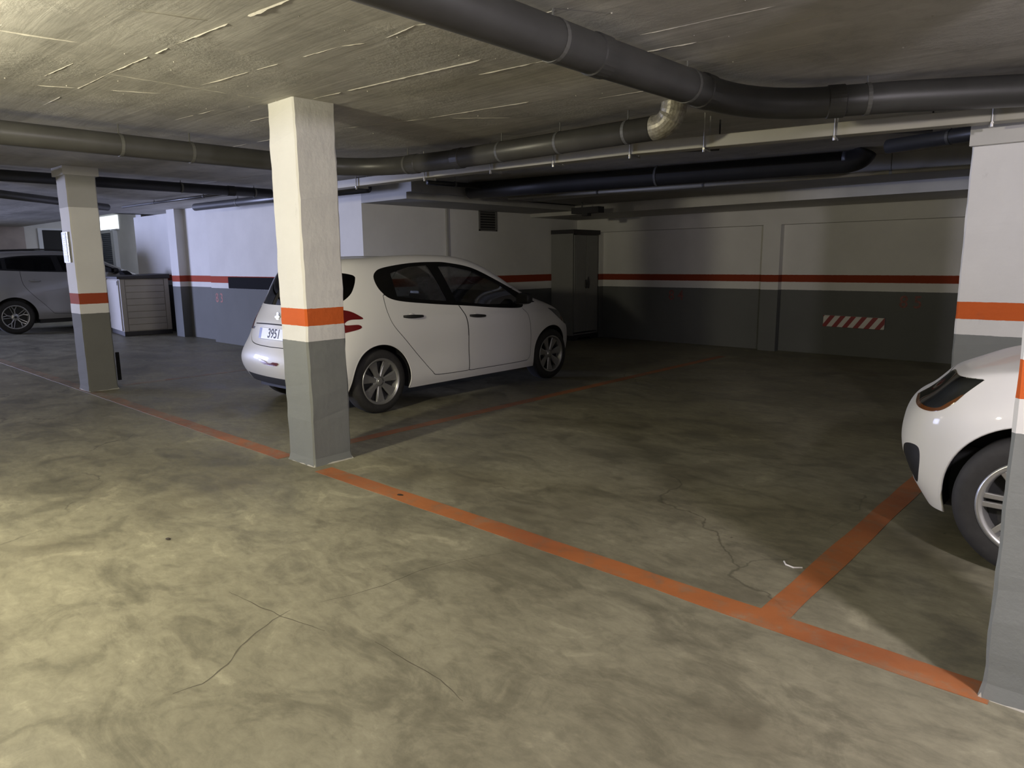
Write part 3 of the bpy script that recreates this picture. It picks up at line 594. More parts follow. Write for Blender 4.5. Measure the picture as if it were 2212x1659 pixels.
#CARS#
# ------------------------------------------------------------------ cars
def interp(tab, x):
    """smooth interpolation through a table of (x, value)"""
    xs = [a for a, b in tab]; ys = [b for a, b in tab]
    if x <= xs[0]: return ys[0]
    if x >= xs[-1]: return ys[-1]
    i = max(j for j in range(len(xs) - 1) if xs[j] <= x); h = xs[i + 1] - xs[i]; t = (x - xs[i]) / h
    def sl(j):
        if j == 0: return (ys[1] - ys[0]) / (xs[1] - xs[0])
        if j == len(xs) - 1: return (ys[-1] - ys[-2]) / (xs[-1] - xs[-2])
        a = (ys[j] - ys[j - 1]) / (xs[j] - xs[j - 1]); b = (ys[j + 1] - ys[j]) / (xs[j + 1] - xs[j])
        return 0 if a * b <= 0 else 2 * a * b / (a + b)
    m0, m1 = sl(i) * h, sl(i + 1) * h; t2, t3 = t * t, t ** 3
    return (2 * t3 - 3 * t2 + 1) * ys[i] + (t3 - 2 * t2 + t) * m0 + (3 * t2 - 2 * t3) * ys[i + 1] + (t3 - t2) * m1
def spline_poly(pts, sharp=(), n=8):
    """closed Catmull-Rom outline; indices in sharp stay corners"""
    m = len(pts); out = []
    for i in range(m):
        p0, p1, p2, p3 = pts[i - 1], pts[i], pts[(i + 1) % m], pts[(i + 2) % m]
        if i in sharp: p0 = p1
        if (i + 1) % m in sharp: p3 = p2
        if i in sharp and (i + 1) % m in sharp: out.append(p1); continue
        for k in range(n):
            t = k / n
            out.append(tuple(0.5 * ((2 * b) + (-a + c) * t + (2 * a - 5 * b + 4 * c - d) * t * t + (-a + 3 * b - 3 * c + d) * t ** 3) for a, b, c, d in zip(p0, p1, p2, p3)))
    return out
def sdf(poly, X, Y):
    P = np.array(poly, float); Q = np.roll(P, -1, axis=0); best = np.full(len(X), 1e9); inside = np.zeros(len(X), bool)
    for (x0, y0), (x1, y1) in zip(P, Q):
        dx, dy = x1 - x0, y1 - y0; L = dx * dx + dy * dy + 1e-18
        t = np.clip(((X - x0) * dx + (Y - y0) * dy) / L, 0, 1); best = np.minimum(best, (X - x0 - t * dx) ** 2 + (Y - y0 - t * dy) ** 2)
        c = (y0 > Y) != (y1 > Y); xi = x0 + (Y - y0) * dx / (dy if abs(dy) > 1e-12 else 1e-12); inside ^= c & (X < xi)
    d = np.sqrt(best); return np.where(inside, -d, d)
class Skin:
    """triangle skin with a label per triangle; regions are cut out exactly along field = level"""
    def __init__(s, V, T): s.V = V; s.T = T; s.L = np.zeros(len(T), int); s.names = ['body']
    def cut(s, field, elig, level=0.0):
        f = field(s.V) - level; f = np.where(np.abs(f) < 1e-5, 1e-5, f); e = elig(s.V[s.T].mean(1))
        sg = f[s.T] < 0; cr = e & (sg.any(1)) & (~sg.all(1)); keep = ~cr
        newV = list(); cache = {}; base = len(s.V); nT = []; nL = []
        for ti in np.nonzero(cr)[0]:
            t = s.T[ti]; q = sg[ti]; k = int(np.nonzero(q == (q.sum() == 1))[0][0]) # the odd vertex
            a, b, c = t[k], t[(k + 1) % 3], t[(k + 2) % 3]
            def mid(i, j):
                key = (min(i, j), max(i, j))
                if key not in cache:
                    w = f[i] / (f[i] - f[j]); cache[key] = base + len(newV); newV.append(s.V[i] * (1 - w) + s.V[j] * w)
                return cache[key]
            m, n_ = mid(a, b), mid(a, c); nT += [(a, m, n_), (m, b, c), (m, c, n_)]; nL += [s.L[ti]] * 3
        if nT: s.V = np.vstack([s.V, np.array(newV)]); s.T = np.vstack([s.T[keep], np.array(nT)]); s.L = np.concatenate([s.L[keep], np.array(nL)])
    def region(s, name, field, elig, only=None, level=0.0):
        el = elig if only is None else elig
        s.cut(field, el, level)
        if name not in s.names: s.names.append(name)
        c = s.V[s.T].mean(1); f = np.where(np.abs(field(s.V) - level) < 2e-5, 0, field(s.V) - level)
        ins = (f[s.T].mean(1) < 0) & el(c)
        if only is not None: ins &= np.isin(s.L, [s.names.index(o) for o in only])
        s.L[ins] = s.names.index(name)
    def part(s, name):
        if name not in s.names: return None
        T = s.T[s.L == s.names.index(name)]
        if len(T) == 0: return None
        u, inv = np.unique(T, return_inverse=True); return s.V[u], inv.reshape(-1, 3), u

def cage_skin(sp):
    """box-topology cage from the spec tables, smoothed, with the cage pre-compensated so the skin passes through the tables"""
    rows = sp['rows']; ts = sp['ts']; K = len(rows); ns = len(ts)
    rings = []
    for k, r in enumerate(rows):
        xr, xf = r['xr'], r['xf']; P = lambda x, y: (x, y, interp(r['z'], x))
        side = []
        for i, t in enumerate(ts):
            x = xr + (xf - xr) * t; side.append((x, interp(r['y'], x)))
        ym_r, ym_f = side[0][1] * 0.55, side[-1][1] * 0.55
        dr, df = r.get('dr', 0.035), r.get('df', 0.05)
        ring = [(xr, 0)] + [(xr + dr, ym_r)] + side + [(xf - df, ym_f)] + [(xf, 0)]
        full = ring + [(a, -b) for a, b in ring[1:-1][::-1]]
        rings.append([P(a, b) for a, b in full])
    M_ = len(rings[0]); V = [p for r in rings for p in r]; F = []
    for k in range(K - 1):
        for i in range(M_): F.append((k * M_ + i, (k + 1) * M_ + i, (k + 1) * M_ + (i + 1) % M_, k * M_ + (i + 1) % M_))
    tb = (K - 1) * M_; idx = lambda i: tb + (i % M_)
    # cap columns: + side index 2+i ; - side index M_-2-i
    grid = [[idx(2), idx(1), idx(0), idx(-1), idx(M_ - 2)]]
    for i in range(1, ns - 1):
        a, b = idx(2 + i), idx(M_ - 2 - i); pa = V[a]; zc = interp(sp['zc'], pa[0]); row = [a]
        for v in (0.55, 0.0, -0.55):
            q = 1 - abs(v) ** 2; V.append((pa[0] + sp.get('bow', 0.0) * q * sp_bow(sp, pa[0]), pa[1] * v, pa[2] + (zc - pa[2]) * (1 if v == 0 else 0.78))); row.append(len(V) - 1)
        grid.append(row + [b])
    grid.append([idx(2 + ns - 1), idx(2 + ns), idx(2 + ns + 1), idx(2 + ns + 2), idx(M_ - 2 - (ns - 1))])
    for i in range(ns - 1):
        for j in range(4): F.append((grid[i][j], grid[i][j + 1], grid[i + 1][j + 1], grid[i + 1][j]))
    # outward winding: side quads (k,i)->(k+1,i)->... checked below
    tgt = np.array(V, float); cur = tgt.copy()
    me = bpy.data.meshes.new('cage'); me.from_pydata([tuple(v) for v in cur], [], F); me.update()
    ob = bpy.data.objects.new('cage', me); COL.objects.link(ob); md = ob.modifiers.new('s', 'SUBSURF'); md.levels = 3; md.render_levels = 3
    md.use_limit_surface = True
    def ev():
        bpy.context.view_layer.update(); e = ob.evaluated_get(bpy.context.evaluated_depsgraph_get()); m2 = e.to_mesh(); n = len(m2.vertices); a = np.empty(n * 3); m2.vertices.foreach_get('co', a); q = [tuple(p.vertices) for p in m2.polygons]; e.to_mesh_clear(); return a.reshape(-1, 3), q
    md.levels = 2
    for it in range(3):
        a, q = ev(); d = tgt - a[:len(tgt)]; cur = cur + d * 0.8; me.vertices.foreach_set('co', cur.ravel()); me.update()
    md.levels = 4; a, q = ev()
    bpy.data.objects.remove(ob)
    T = np.array([(p[0], p[1], p[2]) for p in q] + [(p[0], p[2], p[3]) for p in q])
    # ensure outward
    c = a[T].mean(1); nrm = np.cross(a[T[:, 1]] - a[T[:, 0]], a[T[:, 2]] - a[T[:, 0]]); ctr = np.array([1.3, 0, 0.7])
    if ((c - ctr) * nrm).sum(1).mean() < 0: T = T[:, ::-1]
    return Skin(a, T)
def sp_bow(sp, x): return math.exp(-((x - 1.9) / 0.45) ** 2)

def vnormals(V, T):
    n = np.zeros_like(V); fn = np.cross(V[T[:, 1]] - V[T[:, 0]], V[T[:, 2]] - V[T[:, 0]])
    for k in range(3): np.add.at(n, T[:, k], fn)
    return n / (np.linalg.norm(n, axis=1, keepdims=True) + 1e-12)

def skin_part(sk, name, mat, parent, obname=None, thick=0.004, offs=0.0, NV=None):
    p = sk.part(name)
    if p is None: return None
    V, T, u = p; n = NV[u]; A = V + n * offs; B = V - n * thick; m = len(V)
    # rim faces on open edges
    ed = {}
    for t in T:
        for a, b in ((t[0], t[1]), (t[1], t[2]), (t[2], t[0])): ed[(a, b)] = ed.get((a, b), 0) + 1
    rim = [(a, b) for (a, b) in ed if (b, a) not in ed]
    F = [tuple(t) for t in T] + [tuple(x + m for x in t[::-1]) for t in T] + [(b, a, a + m, b + m) for a, b in rim]
    o = obj(obname or name, np.vstack([A, B]), F, mat, parent, smooth=False)
    me = o.data; k = len(T); sm = [True] * (2 * k) + [False] * len(rim); me.polygons.foreach_set('use_smooth', sm)
    try: me.normals_split_custom_set_from_vertices([tuple(x) for x in np.vstack([n, -n])])
    except Exception: pass
    return o

def surf_y(sk, x, z, side=-1, tol=0.06):
    """outer skin half-width at side-view position (x, z)"""
    V = sk.V0; m = (np.sign(V[:, 1]) == side) & (np.abs(V[:, 0] - x) < tol) & (np.abs(V[:, 2] - z) < tol)
    if not m.any(): return 0.8 * side
    W = V[m]; d = (W[:, 0] - x) ** 2 + (W[:, 2] - z) ** 2; i = np.argsort(d)[:9]
    A = np.c_[W[i, 0] - x, W[i, 2] - z, np.ones(len(i))]; c = np.linalg.lstsq(A, W[i, 1], rcond=None)[0]; return float(np.clip(c[2], W[i, 1].min() - .01, W[i, 1].max() + .01))

def wheel(parent, x, y, r, width, rim_r, style, side, mats):
    """wheel with axis along y, outer face on 'side'"""
    e = empty('wheel', (x, y, r)); e.parent = parent
    s = side; h = width / 2
    R = r
    prof = [(rim_r - .012, -h * .92), (rim_r + .005, -h), (R - .05, -h * 1.04), (R - .018, -h * .94), (R - .003, -h * .72), (R, -h * .3), (R, h * .3), (R - .003, h * .72), (R - .018, h * .94), (R - .05, h * 1.04), (rim_r + .005, h), (rim_r - .012, h * .92), (rim_r - .02, 0)]
    mb = MB().lathe(prof, 72, 'y', True); t = mb.build('tyre', mats['tyre'], e, smooth=True)
    # tread grooves as rings of the tyre: dark shallow bands
    mb = MB()
    lip = [(rim_r + .004, h * 1.0 * s), (rim_r + .006, h * 1.03 * s), (rim_r - .008, h * 1.03 * s), (rim_r - .022, h * .86 * s), (rim_r - .030, 0.0)]
    mb.lathe(lip, 72, 'y'); mb.build('rim_barrel', mats['rim'], e, smooth=True)
    yb = h * .30 * s
    MB().lathe([(0, yb - .004 * s), (rim_r - .015, yb - .004 * s), (rim_r - .02, yb - .02 * s)], 48, 'y').build('wheel_back', mats['back'], e)
    face = MB(); yo = h * .86 * s; yi = h * .62 * s
    def spoke(a0, a1, r0, r1, w0, w1, y0, y1, dep=0.018):
        # bar from (r0, a0) to (r1, a1)
        p0 = Vector((r0 * math.cos(a0), 0, r0 * math.sin(a0))); p1 = Vector((r1 * math.cos(a1), 0, r1 * math.sin(a1))); d = (p1 - p0).normalized(); n_ = Vector((-d.z, 0, d.x)); k = 5; rows = []
        for i in range(k + 1):
            t = i / k; p = p0.lerp(p1, t); wd = w0 + (w1 - w0) * t; yy = y0 + (y1 - y0) * (t ** 1.4)
            rows.append([p - n_ * wd + Vector((0, yy - dep * s, 0)), p - n_ * wd + Vector((0, yy - .003 * s, 0)), p - n_ * wd * .75 + Vector((0, yy, 0)), p + n_ * wd * .75 + Vector((0, yy, 0)), p + n_ * wd + Vector((0, yy - .003 * s, 0)), p + n_ * wd + Vector((0, yy - dep * s, 0))])
        b = len(face.v); face.v += [tuple(q) for r_ in rows for q in r_]
        for i in range(k):
            for j in range(5):
                q = b + i * 6 + j; face.f.append((q, q + 1, q + 7, q + 6))
    if style == 'cover':       # seven broad petals in shallow relief with slots
        for k in range(7):
            a = 2 * PI * k / 7 + .2
            spoke(a, a, .045, rim_r - .012, .016, .040, yi + .010 * s, yo - .004 * s)
            spoke(a - .17, a - .19, .05, rim_r - .012, .012, .012, yi + .004 * s, yo - .002 * s); spoke(a + .17, a + .19, .05, rim_r - .012, .012, .012, yi + .004 * s, yo - .002 * s)
    elif style == 'double':    # pairs of parallel bars meeting the rim
        for k in range(7):
            a = 2 * PI * k / 7 + .05
            for q in (-1, 1): spoke(a + q * .32, a + q * .10, .060, rim_r - .010, .011, .012, yi + .008 * s, yo)
    else:                      # thin split Y spokes
        for k in range(5):
            a = 2 * PI * k / 5 + .3
            spoke(a, a + .05, .045, rim_r * .62, .014, .010, yi, yi + .012 * s); spoke(a + .05, a + .26, rim_r * .58, rim_r - .008, .008, .008, yi + .012 * s, yo); spoke(a + .05, a - .16, rim_r * .58, rim_r - .008, .008, .008, yi + .012 * s, yo)
            spoke(a + .5, a + .42, .05, rim_r - .008, .006, .007, yi, yo)
    face.lathe([(0, yi + .016 * s), (.030, yi + .015 * s), (.040, yi + .006 * s), (.070, yi - .004 * s), (.075, yi - .03 * s)], 32, 'y')
    face.lathe([(rim_r - .016, yo + .002 * s), (rim_r - .004, yo + .004 * s), (rim_r - .002, yo - .01 * s), (rim_r - .018, yo - .01 * s)], 64, 'y', True)
    face.build('wheel_cover' if style == 'cover' else 'alloy_spokes', mats['rim'], e)
    MB().lathe([(0, yi + .020 * s), (.022, yi + .019 * s), (.027, yi + .012 * s)], 24, 'y').build('hub_cap', mats['back'] if style != 'cover' else mats['rim'], e)
    return e

def build_car(sp, loc, heading, label, group=None):
    root = empty('car', loc, heading); tag(root, label, 'car', group)
    sk = cage_skin(sp); sk.V0 = sk.V.copy(); wb = sp['wb']; ar = sp['arch']; hz = sp['tyre'] + sp.get('archz', 0.0)
    anyw = lambda C: np.ones(len(C), bool); side = lambda C: np.abs(C[:, 1]) > 0.40
    F2 = lambda poly: (lambda V: sdf(poly, V[:, 0], V[:, 2]))
    FR = lambda poly: (lambda V: sdf(poly, np.abs(V[:, 1]), V[:, 2]))
    # wheel openings
    for xw in (0.0, wb):
        sk.region('void', lambda V, xw=xw: np.hypot((V[:, 0] - xw) / 1.0, V[:, 2] - hz) - ar, lambda C: (np.abs(C[:, 1]) > 0.5) & (C[:, 2] < 1.0))
    # daylight opening trim, windows
    dlo = spline_poly(sp['dlo'], sp.get('dlo_sharp', ())); sk.region('window_trim', F2(dlo), lambda C: (np.abs(C[:, 1]) > 0.42) & (C[:, 2] > 0.8), only=['body'])
    for nm, key in (('side_window', 'glass_r'), ('side_window_front', 'glass_f'), ('quarter_window', 'glass_q')):
        if key in sp: sk.region(nm, F2(spline_poly(sp[key], sp.get(key + '_s', range(len(sp[key]))))), lambda C: (np.abs(C[:, 1]) > 0.42) & (C[:, 2] > 0.8), only=['window_trim'])
    # windscreen and tailgate glass
    wx0, wx1, wz = sp['wind']
    sk.region('windscreen', lambda V: np.maximum.reduce([wx0 - V[:, 0] + 0.12 * (V[:, 1] / 0.6) ** 2, V[:, 0] - wx1 + 0.22 * (V[:, 1] / 0.6) ** 2, np.abs(V[:, 1]) - (0.50 + 0.14 * np.clip((V[:, 0] - wx0) / (wx1 - wx0), 0, 1))]), lambda C: C[:, 2] > wz, only=['body'])
    rg = spline_poly(sp['rglass'], sp.get('rglass_s', ())); sk.region('rear_window', F2(rg), lambda C: (C[:, 0] < 0.3) & (C[:, 2] > .85), only=['body'])
    # lamps
    tl = spline_poly(sp['tail'], sp.get('tail_s', ())); sk.region('tail_lamp', lambda V: np.maximum(sdf(tl, V[:, 0], V[:, 2]), sp['tail_y'] - np.abs(V[:, 1])), lambda C: (C[:, 0] < 0.3), only=['body'])
    hl = spline_poly(sp['head'], sp.get('head_s', ())); hf = lambda V: np.maximum(sdf(hl, V[:, 0], V[:, 2]), sp.get('head_y', 0.42) - np.abs(V[:, 1]))
    sk.region('headlamp', hf, lambda C: C[:, 0] > wb - 0.3, only=['body'])
    # black lower bumper areas, grille, fog recess
    rb = sp['rbump']; sk.region('rear_bumper_insert', lambda V: np.maximum(V[:, 2] - rb[1] - 0.02 * 0, np.abs(V[:, 1]) - rb[2]), lambda C: (C[:, 0] < -0.3) & (C[:, 2] < .6), only=['body'])
    gr = sp['grille']; sk.region('grille', FR(spline_poly(gr)), lambda C: C[:, 0] > wb + 0.35, only=['body'])
    if 'fog' in sp: sk.region('fog_lamp_recess', F2(spline_poly(sp['fog'])), lambda C: (C[:, 0] > wb + .3) & (np.abs(C[:, 1]) > .45), only=['body'])
    # doors with shut lines
    gap = 0.0035
    for nm, key in (('rear_door', 'door_r'), ('front_door', 'door_f')):
        fd = F2(spline_poly(sp[key], sp[key + '_s'])); el = lambda C: (np.abs(C[:, 1]) > 0.55)
        sk.region('seam', fd, el, only=['body'], level=gap); sk.region(nm, fd, el, only=['seam'], level=-gap)
    # tailgate shut line, bonnet shut line, bumper joints
    tg = spline_poly(sp['tailgate'], sp.get('tailgate_s', ())); ft = FR(tg); elr = lambda C: (C[:, 0] < -0.30)
    sk.region('seam', ft, elr, only=['body'], level=gap); sk.region('tailgate', ft, elr, only=['seam'], level=-gap)
    bo = spline_poly(sp['bonnet'], sp.get('bonnet_s', ())); fb = lambda V: sdf(bo, V[:, 0], np.abs(V[:, 1])); elb = lambda C: (C[:, 0] > 1.9) & (C[:, 2] > sp['bonz'])
    sk.region('seam', fb, elb, only=['body'], level=gap); sk.region('bonnet', fb, elb, only=['seam'], level=-gap)
    NV = vnormals(sk.V, sk.T); P = M[sp['paint']]
    B = skin_part(sk, 'body', P, root, 'body_shell', NV=NV); tg_o = skin_part(sk, 'tailgate', P, root, NV=NV); skin_part(sk, 'bonnet', P, root, NV=NV)
    skin_part(sk, 'seam', M['seam'], root, 'panel_gaps', offs=-0.004, thick=0.004, NV=NV)
    def sided(name, mat, obname, **k):
        full = sk.L.copy(); li = sk.names.index(name) if name in sk.names else -1; out = []
        if li < 0: return out
        c = sk.V[sk.T].mean(1)[:, 1]
        for s in (-1, 1):
            sk.L = np.where((full == li) & (np.sign(c) != s), -1, full); o = skin_part(sk, name, mat, root, obname, NV=NV, **k); out.append(o)
        sk.L = full; return out
    dr = sided('rear_door', P, 'rear_door'); df = sided('front_door', P, 'front_door')
    gl = M[sp.get('glassmat', 'glass')]; sided('window_trim', M['blackgloss'], 'window_trim')
    sided('side_window', gl, 'side_window', offs=-0.003, thick=0.003); sided('side_window_front', gl, 'side_window', offs=-0.003, thick=0.003); sided('quarter_window', gl, 'side_window', offs=-0.003, thick=0.003)
    skin_part(sk, 'windscreen', M['glass'], root, offs=-0.003, thick=0.003, NV=NV); skin_part(sk, 'rear_window', M['glassdark'], root, offs=-0.002, thick=0.003, NV=NV)
    sided('tail_lamp', M['redlens'], 'tail_lamp', offs=0.003); skin_part(sk, 'rear_bumper_insert', M['blackplastic'], root, NV=NV)
    for o in sided('headlamp', M['lens'], 'headlamp', offs=0.002, thick=0.003):
        if o is None: continue
        s = 1 if np.mean([v.co.y for v in o.data.vertices]) > 0 else -1
        li = sk.names.index('headlamp'); full = sk.L.copy(); c = sk.V[sk.T].mean(1)[:, 1]; sk.L = np.where((full == li) & (np.sign(c) == s), li, -1)
        skin_part(sk, 'headlamp', M['lampbowl'], o, 'lamp_bowl', offs=-0.030, thick=0.003, NV=NV)
        if sp.get('amber') is not None:
            am = spline_poly(sp['amber']); s2 = Skin(sk.V.copy(), sk.T.copy()); s2.names = list(sk.names); s2.L = sk.L.copy(); s2.region('amber', lambda V: sdf(am, V[:, 0], V[:, 2]), lambda C: C[:, 0] > wb, only=['headlamp']); skin_part(s2, 'amber', M['amber'], o, 'indicator', offs=0.004, thick=0.003, NV=vnormals(s2.V, s2.T))
        sk.L = full
        xx, zz = sp['proj']; sk.L = np.where((full == li) & (np.sign(c) == s), li, -1); s3 = Skin(sk.V.copy(), sk.T.copy()); s3.names = list(sk.names); s3.L = sk.L.copy(); sk.L = full
        s3.region('bulb', lambda V: np.maximum(np.abs(V[:, 0] - xx) / 1.6 + np.abs(V[:, 2] - zz) - .020, zz - .004 - V[:, 2] - .35 * np.abs(V[:, 0] - xx)), lambda C: C[:, 0] > wb, only=['headlamp']); skin_part(s3, 'bulb', M['chrome'], o, 'reflector', offs=-0.012, thick=0.02, NV=vnormals(s3.V, s3.T))
    skin_part(sk, 'grille', M['blackplastic'], root, offs=-0.01, NV=NV); sided('fog_lamp_recess', M['blackplastic'], 'fog_lamp_recess', offs=-0.012)
    # dark cabin lining just inside the skin
    names = [n for n in ('body', 'tailgate', 'window_trim', 'rear_door', 'front_door', 'seam', 'bonnet') if n in sk.names]
    s2 = Skin(sk.V, sk.T); s2.names = ['lining']; s2.L = np.where(np.isin(sk.L, [sk.names.index(n) for n in names]) & (np.abs(sk.V[sk.T].mean(1)[:, 0] - wb / 2) < 99), 0, -1)
    hi = sk.V[sk.T].mean(1)[:, 2] > 0.62; s2.L = np.where(hi, s2.L, -1)
    skin_part(s2, 'lining', M['interior'], root, 'cabin_lining', offs=-0.022, thick=0.004, NV=NV)
    # floor pan, wheel housings
    hw = sp['half']
    MB().box(-0.45, wb + 0.45, -hw + .30, hw - .30, .19, .50).box(ar + .02, wb - ar - .02, -hw + .06, hw - .06, .20, .42).build('underbody', M['blackplastic'], root)
    for xw in (0.0, wb):
        for s in (-1, 1):
            dd_ = np.abs(np.hypot(sk.V[:, 0] - xw, sk.V[:, 2] - hz) - ar) < 1.5e-3; E = sk.V[dd_ & (np.sign(sk.V[:, 1]) == s) & (np.abs(sk.V[:, 1]) > .52) & (sk.V[:, 2] > .15)]
            an = np.arctan2(E[:, 2] - hz, E[:, 0] - xw); an = np.where(an < -PI / 2, an + 2 * PI, an); od = np.argsort(an); ag = np.linspace(an[od][0] + .01, an[od][-1] - .01, 44); yy_ = np.interp(ag, an[od], E[od, 1])
            n_ = 26; v = []; f = []
            for k in range(n_ + 1):
                a = -0.25 + (PI + .5) * k / n_; q = ar + .001
                yo_ = abs(float(np.interp(a, ag, yy_))); v += [(xw + q * math.cos(a), s * min(hw - .035, yo_ - .012), hz + q * math.sin(a)), (xw + q * math.cos(a), s * (hw - .32), hz + q * math.sin(a))]
            f = [(2 * k, 2 * k + 1, 2 * k + 3, 2 * k + 2) for k in range(n_)]; m = len(v); v.append((xw, s * (hw - .32), hz)); f += [(2 * k + 1, m, 2 * k + 3) for k in range(n_)]
            obj('wheel_housing', v, f, M['blackplastic'], root)
            # rolled arch lip following the skin
            pts = [(xw + ar * math.cos(a), y_ - s * .005, hz + ar * math.sin(a)) for a, y_ in zip(ag, yy_)]
            MB().tube(pts, .007, 8).build('arch_lip', P, root, smooth=True)
            wheel(root, xw, s * (hw - .012 - sp['tw'] / 2 - sp.get('inset', .012)), sp['tyre'], sp['tw'], sp['rim'], sp['style'], s, dict(tyre=M['tyre'], rim=M[sp['rimmat']], back=M['rimdark']))
    # handles, mirrors
    for doors, (hx0, hz0, hx1, hz1) in ((dr, sp['h_r']), (df, sp['h_f'])):
        for o in doors:
            if o is None: continue
            s = 1 if np.mean([v.co.y for v in o.data.vertices]) > 0 else -1; pts = []
            for i in range(9):
                t = i / 8; x = hx0 + (hx1 - hx0) * t; z = hz0 + (hz1 - hz0) * t; pts.append((x, surf_y(sk, x, z, s) + s * (.004 + .024 * math.sin(PI * min(1, max(0, t * 1.1 - .05))) ** .5), z))
            MB().tube(pts, [.011, .014, .016, .017, .017, .016, .015, .014, .012], 12).build('door_handle', M[sp['hmat']], o, smooth=True)
            xm = (hx0 + hx1) / 2 - .02; ym = surf_y(sk, xm, hz0 - .012, s)
            MB().lathe([(0, s * .0035), (.026, s * .0035), (.040, s * .001), (.042, -s * .004)], 20, 'y', c=(xm, ym, (hz0 + hz1) / 2 - .008)).build('handle_recess', P, o, smooth=True)
    mx, mz = sp['mirror']
    for s in (-1, 1):
        y0 = surf_y(sk, mx, mz, s); cx_, cy_, cz_ = mx - .03, y0 + s * .13, mz + .06
        mb = MB(); prof = []
        for i in range(13):
            for j in range(16): pass
        vv = []; nn_, mm_ = 10, 16
        for i in range(nn_ + 1):
            ph = PI * i / nn_
            for j in range(mm_):
                th = 2 * PI * j / mm_; e = lambda c: math.copysign(abs(c) ** .7, c); xx = e(math.cos(ph)) * .07; rr = abs(math.sin(ph)) ** .7
                vv.append((cx_ + max(xx, -.045), cy_ + e(math.cos(th)) * rr * .095, cz_ + e(math.sin(th)) * rr * .065))
        ff = [(i * mm_ + j, i * mm_ + (j + 1) % mm_, (i + 1) * mm_ + (j + 1) % mm_, (i + 1) * mm_ + j) for i in range(nn_) for j in range(mm_)]
        mo = obj('door_mirror', vv, ff, M[sp['mmat']], root, smooth=True)
        MB().box(mx - .03, mx + .03, min(y0 - s * .02, y0 + s * .07), max(y0 - s * .02, y0 + s * .07), mz - .01, mz + .03).build('mirror_stalk', M['blackplastic'], mo, bevel=.006)
        MB().box(cx_ - .048, cx_ - .045, cy_ - .08, cy_ + .08, cz_ - .05, cz_ + .05).build('mirror_glass', M['blackgloss'], mo)
    # cabin: dashboard, seats, steering wheel
    cx0 = sp.get('seat_x', 1.12); sh = sp.get('seat_h', 0.0)
    MB().prism([(1.86, .55), (2.3, .55), (2.3, .90 + sh * .7), (2.05, .95 + sh * .8), (1.86, .86 + sh * .8)], -hw + .16, hw - .16).build('dashboard', M['interior'], root, bevel=.02)
    for xs, nm in ((cx0, 'front_seat'), (cx0 - .85, 'rear_seat')):
        for s in (-1, 1):
            st = MB(); y0, y1 = s * .37 - .24, s * .37 + .24
            st.prism([(xs - .02, .40), (xs + .50, .45), (xs + .52, .52 + sh), (xs + .02, .50 + sh)], y0, y1); st.prism([(xs, .48 + sh), (xs + .10, .50 + sh), (xs - .10, 1.06 + sh), (xs - .20, 1.08 + sh)], y0 + .02, y1 - .02)
            so = st.build(nm, M['interior'], root, bevel=.03); MB().prism([(xs - .14, 1.09 + sh), (xs - .05, 1.09 + sh), (xs - .08, 1.24 + sh), (xs - .16, 1.25 + sh)], s * .37 - .12, s * .37 + .12).build('headrest', M['interior'], so, bevel=.03)
    pts = [(1.72 + .05 * math.sin(a), .36 + .18 * math.cos(a), .92 + sh * .8 + .18 * math.sin(a)) for a in [2 * PI * k / 28 for k in range(29)]]
    MB().tube(pts, .013, 8).box(1.73, 1.76, .20, .52, .91 + sh * .8, .94 + sh * .8).build('steering_wheel', M['interior'], root, smooth=True)
    return root, sk, tg_o

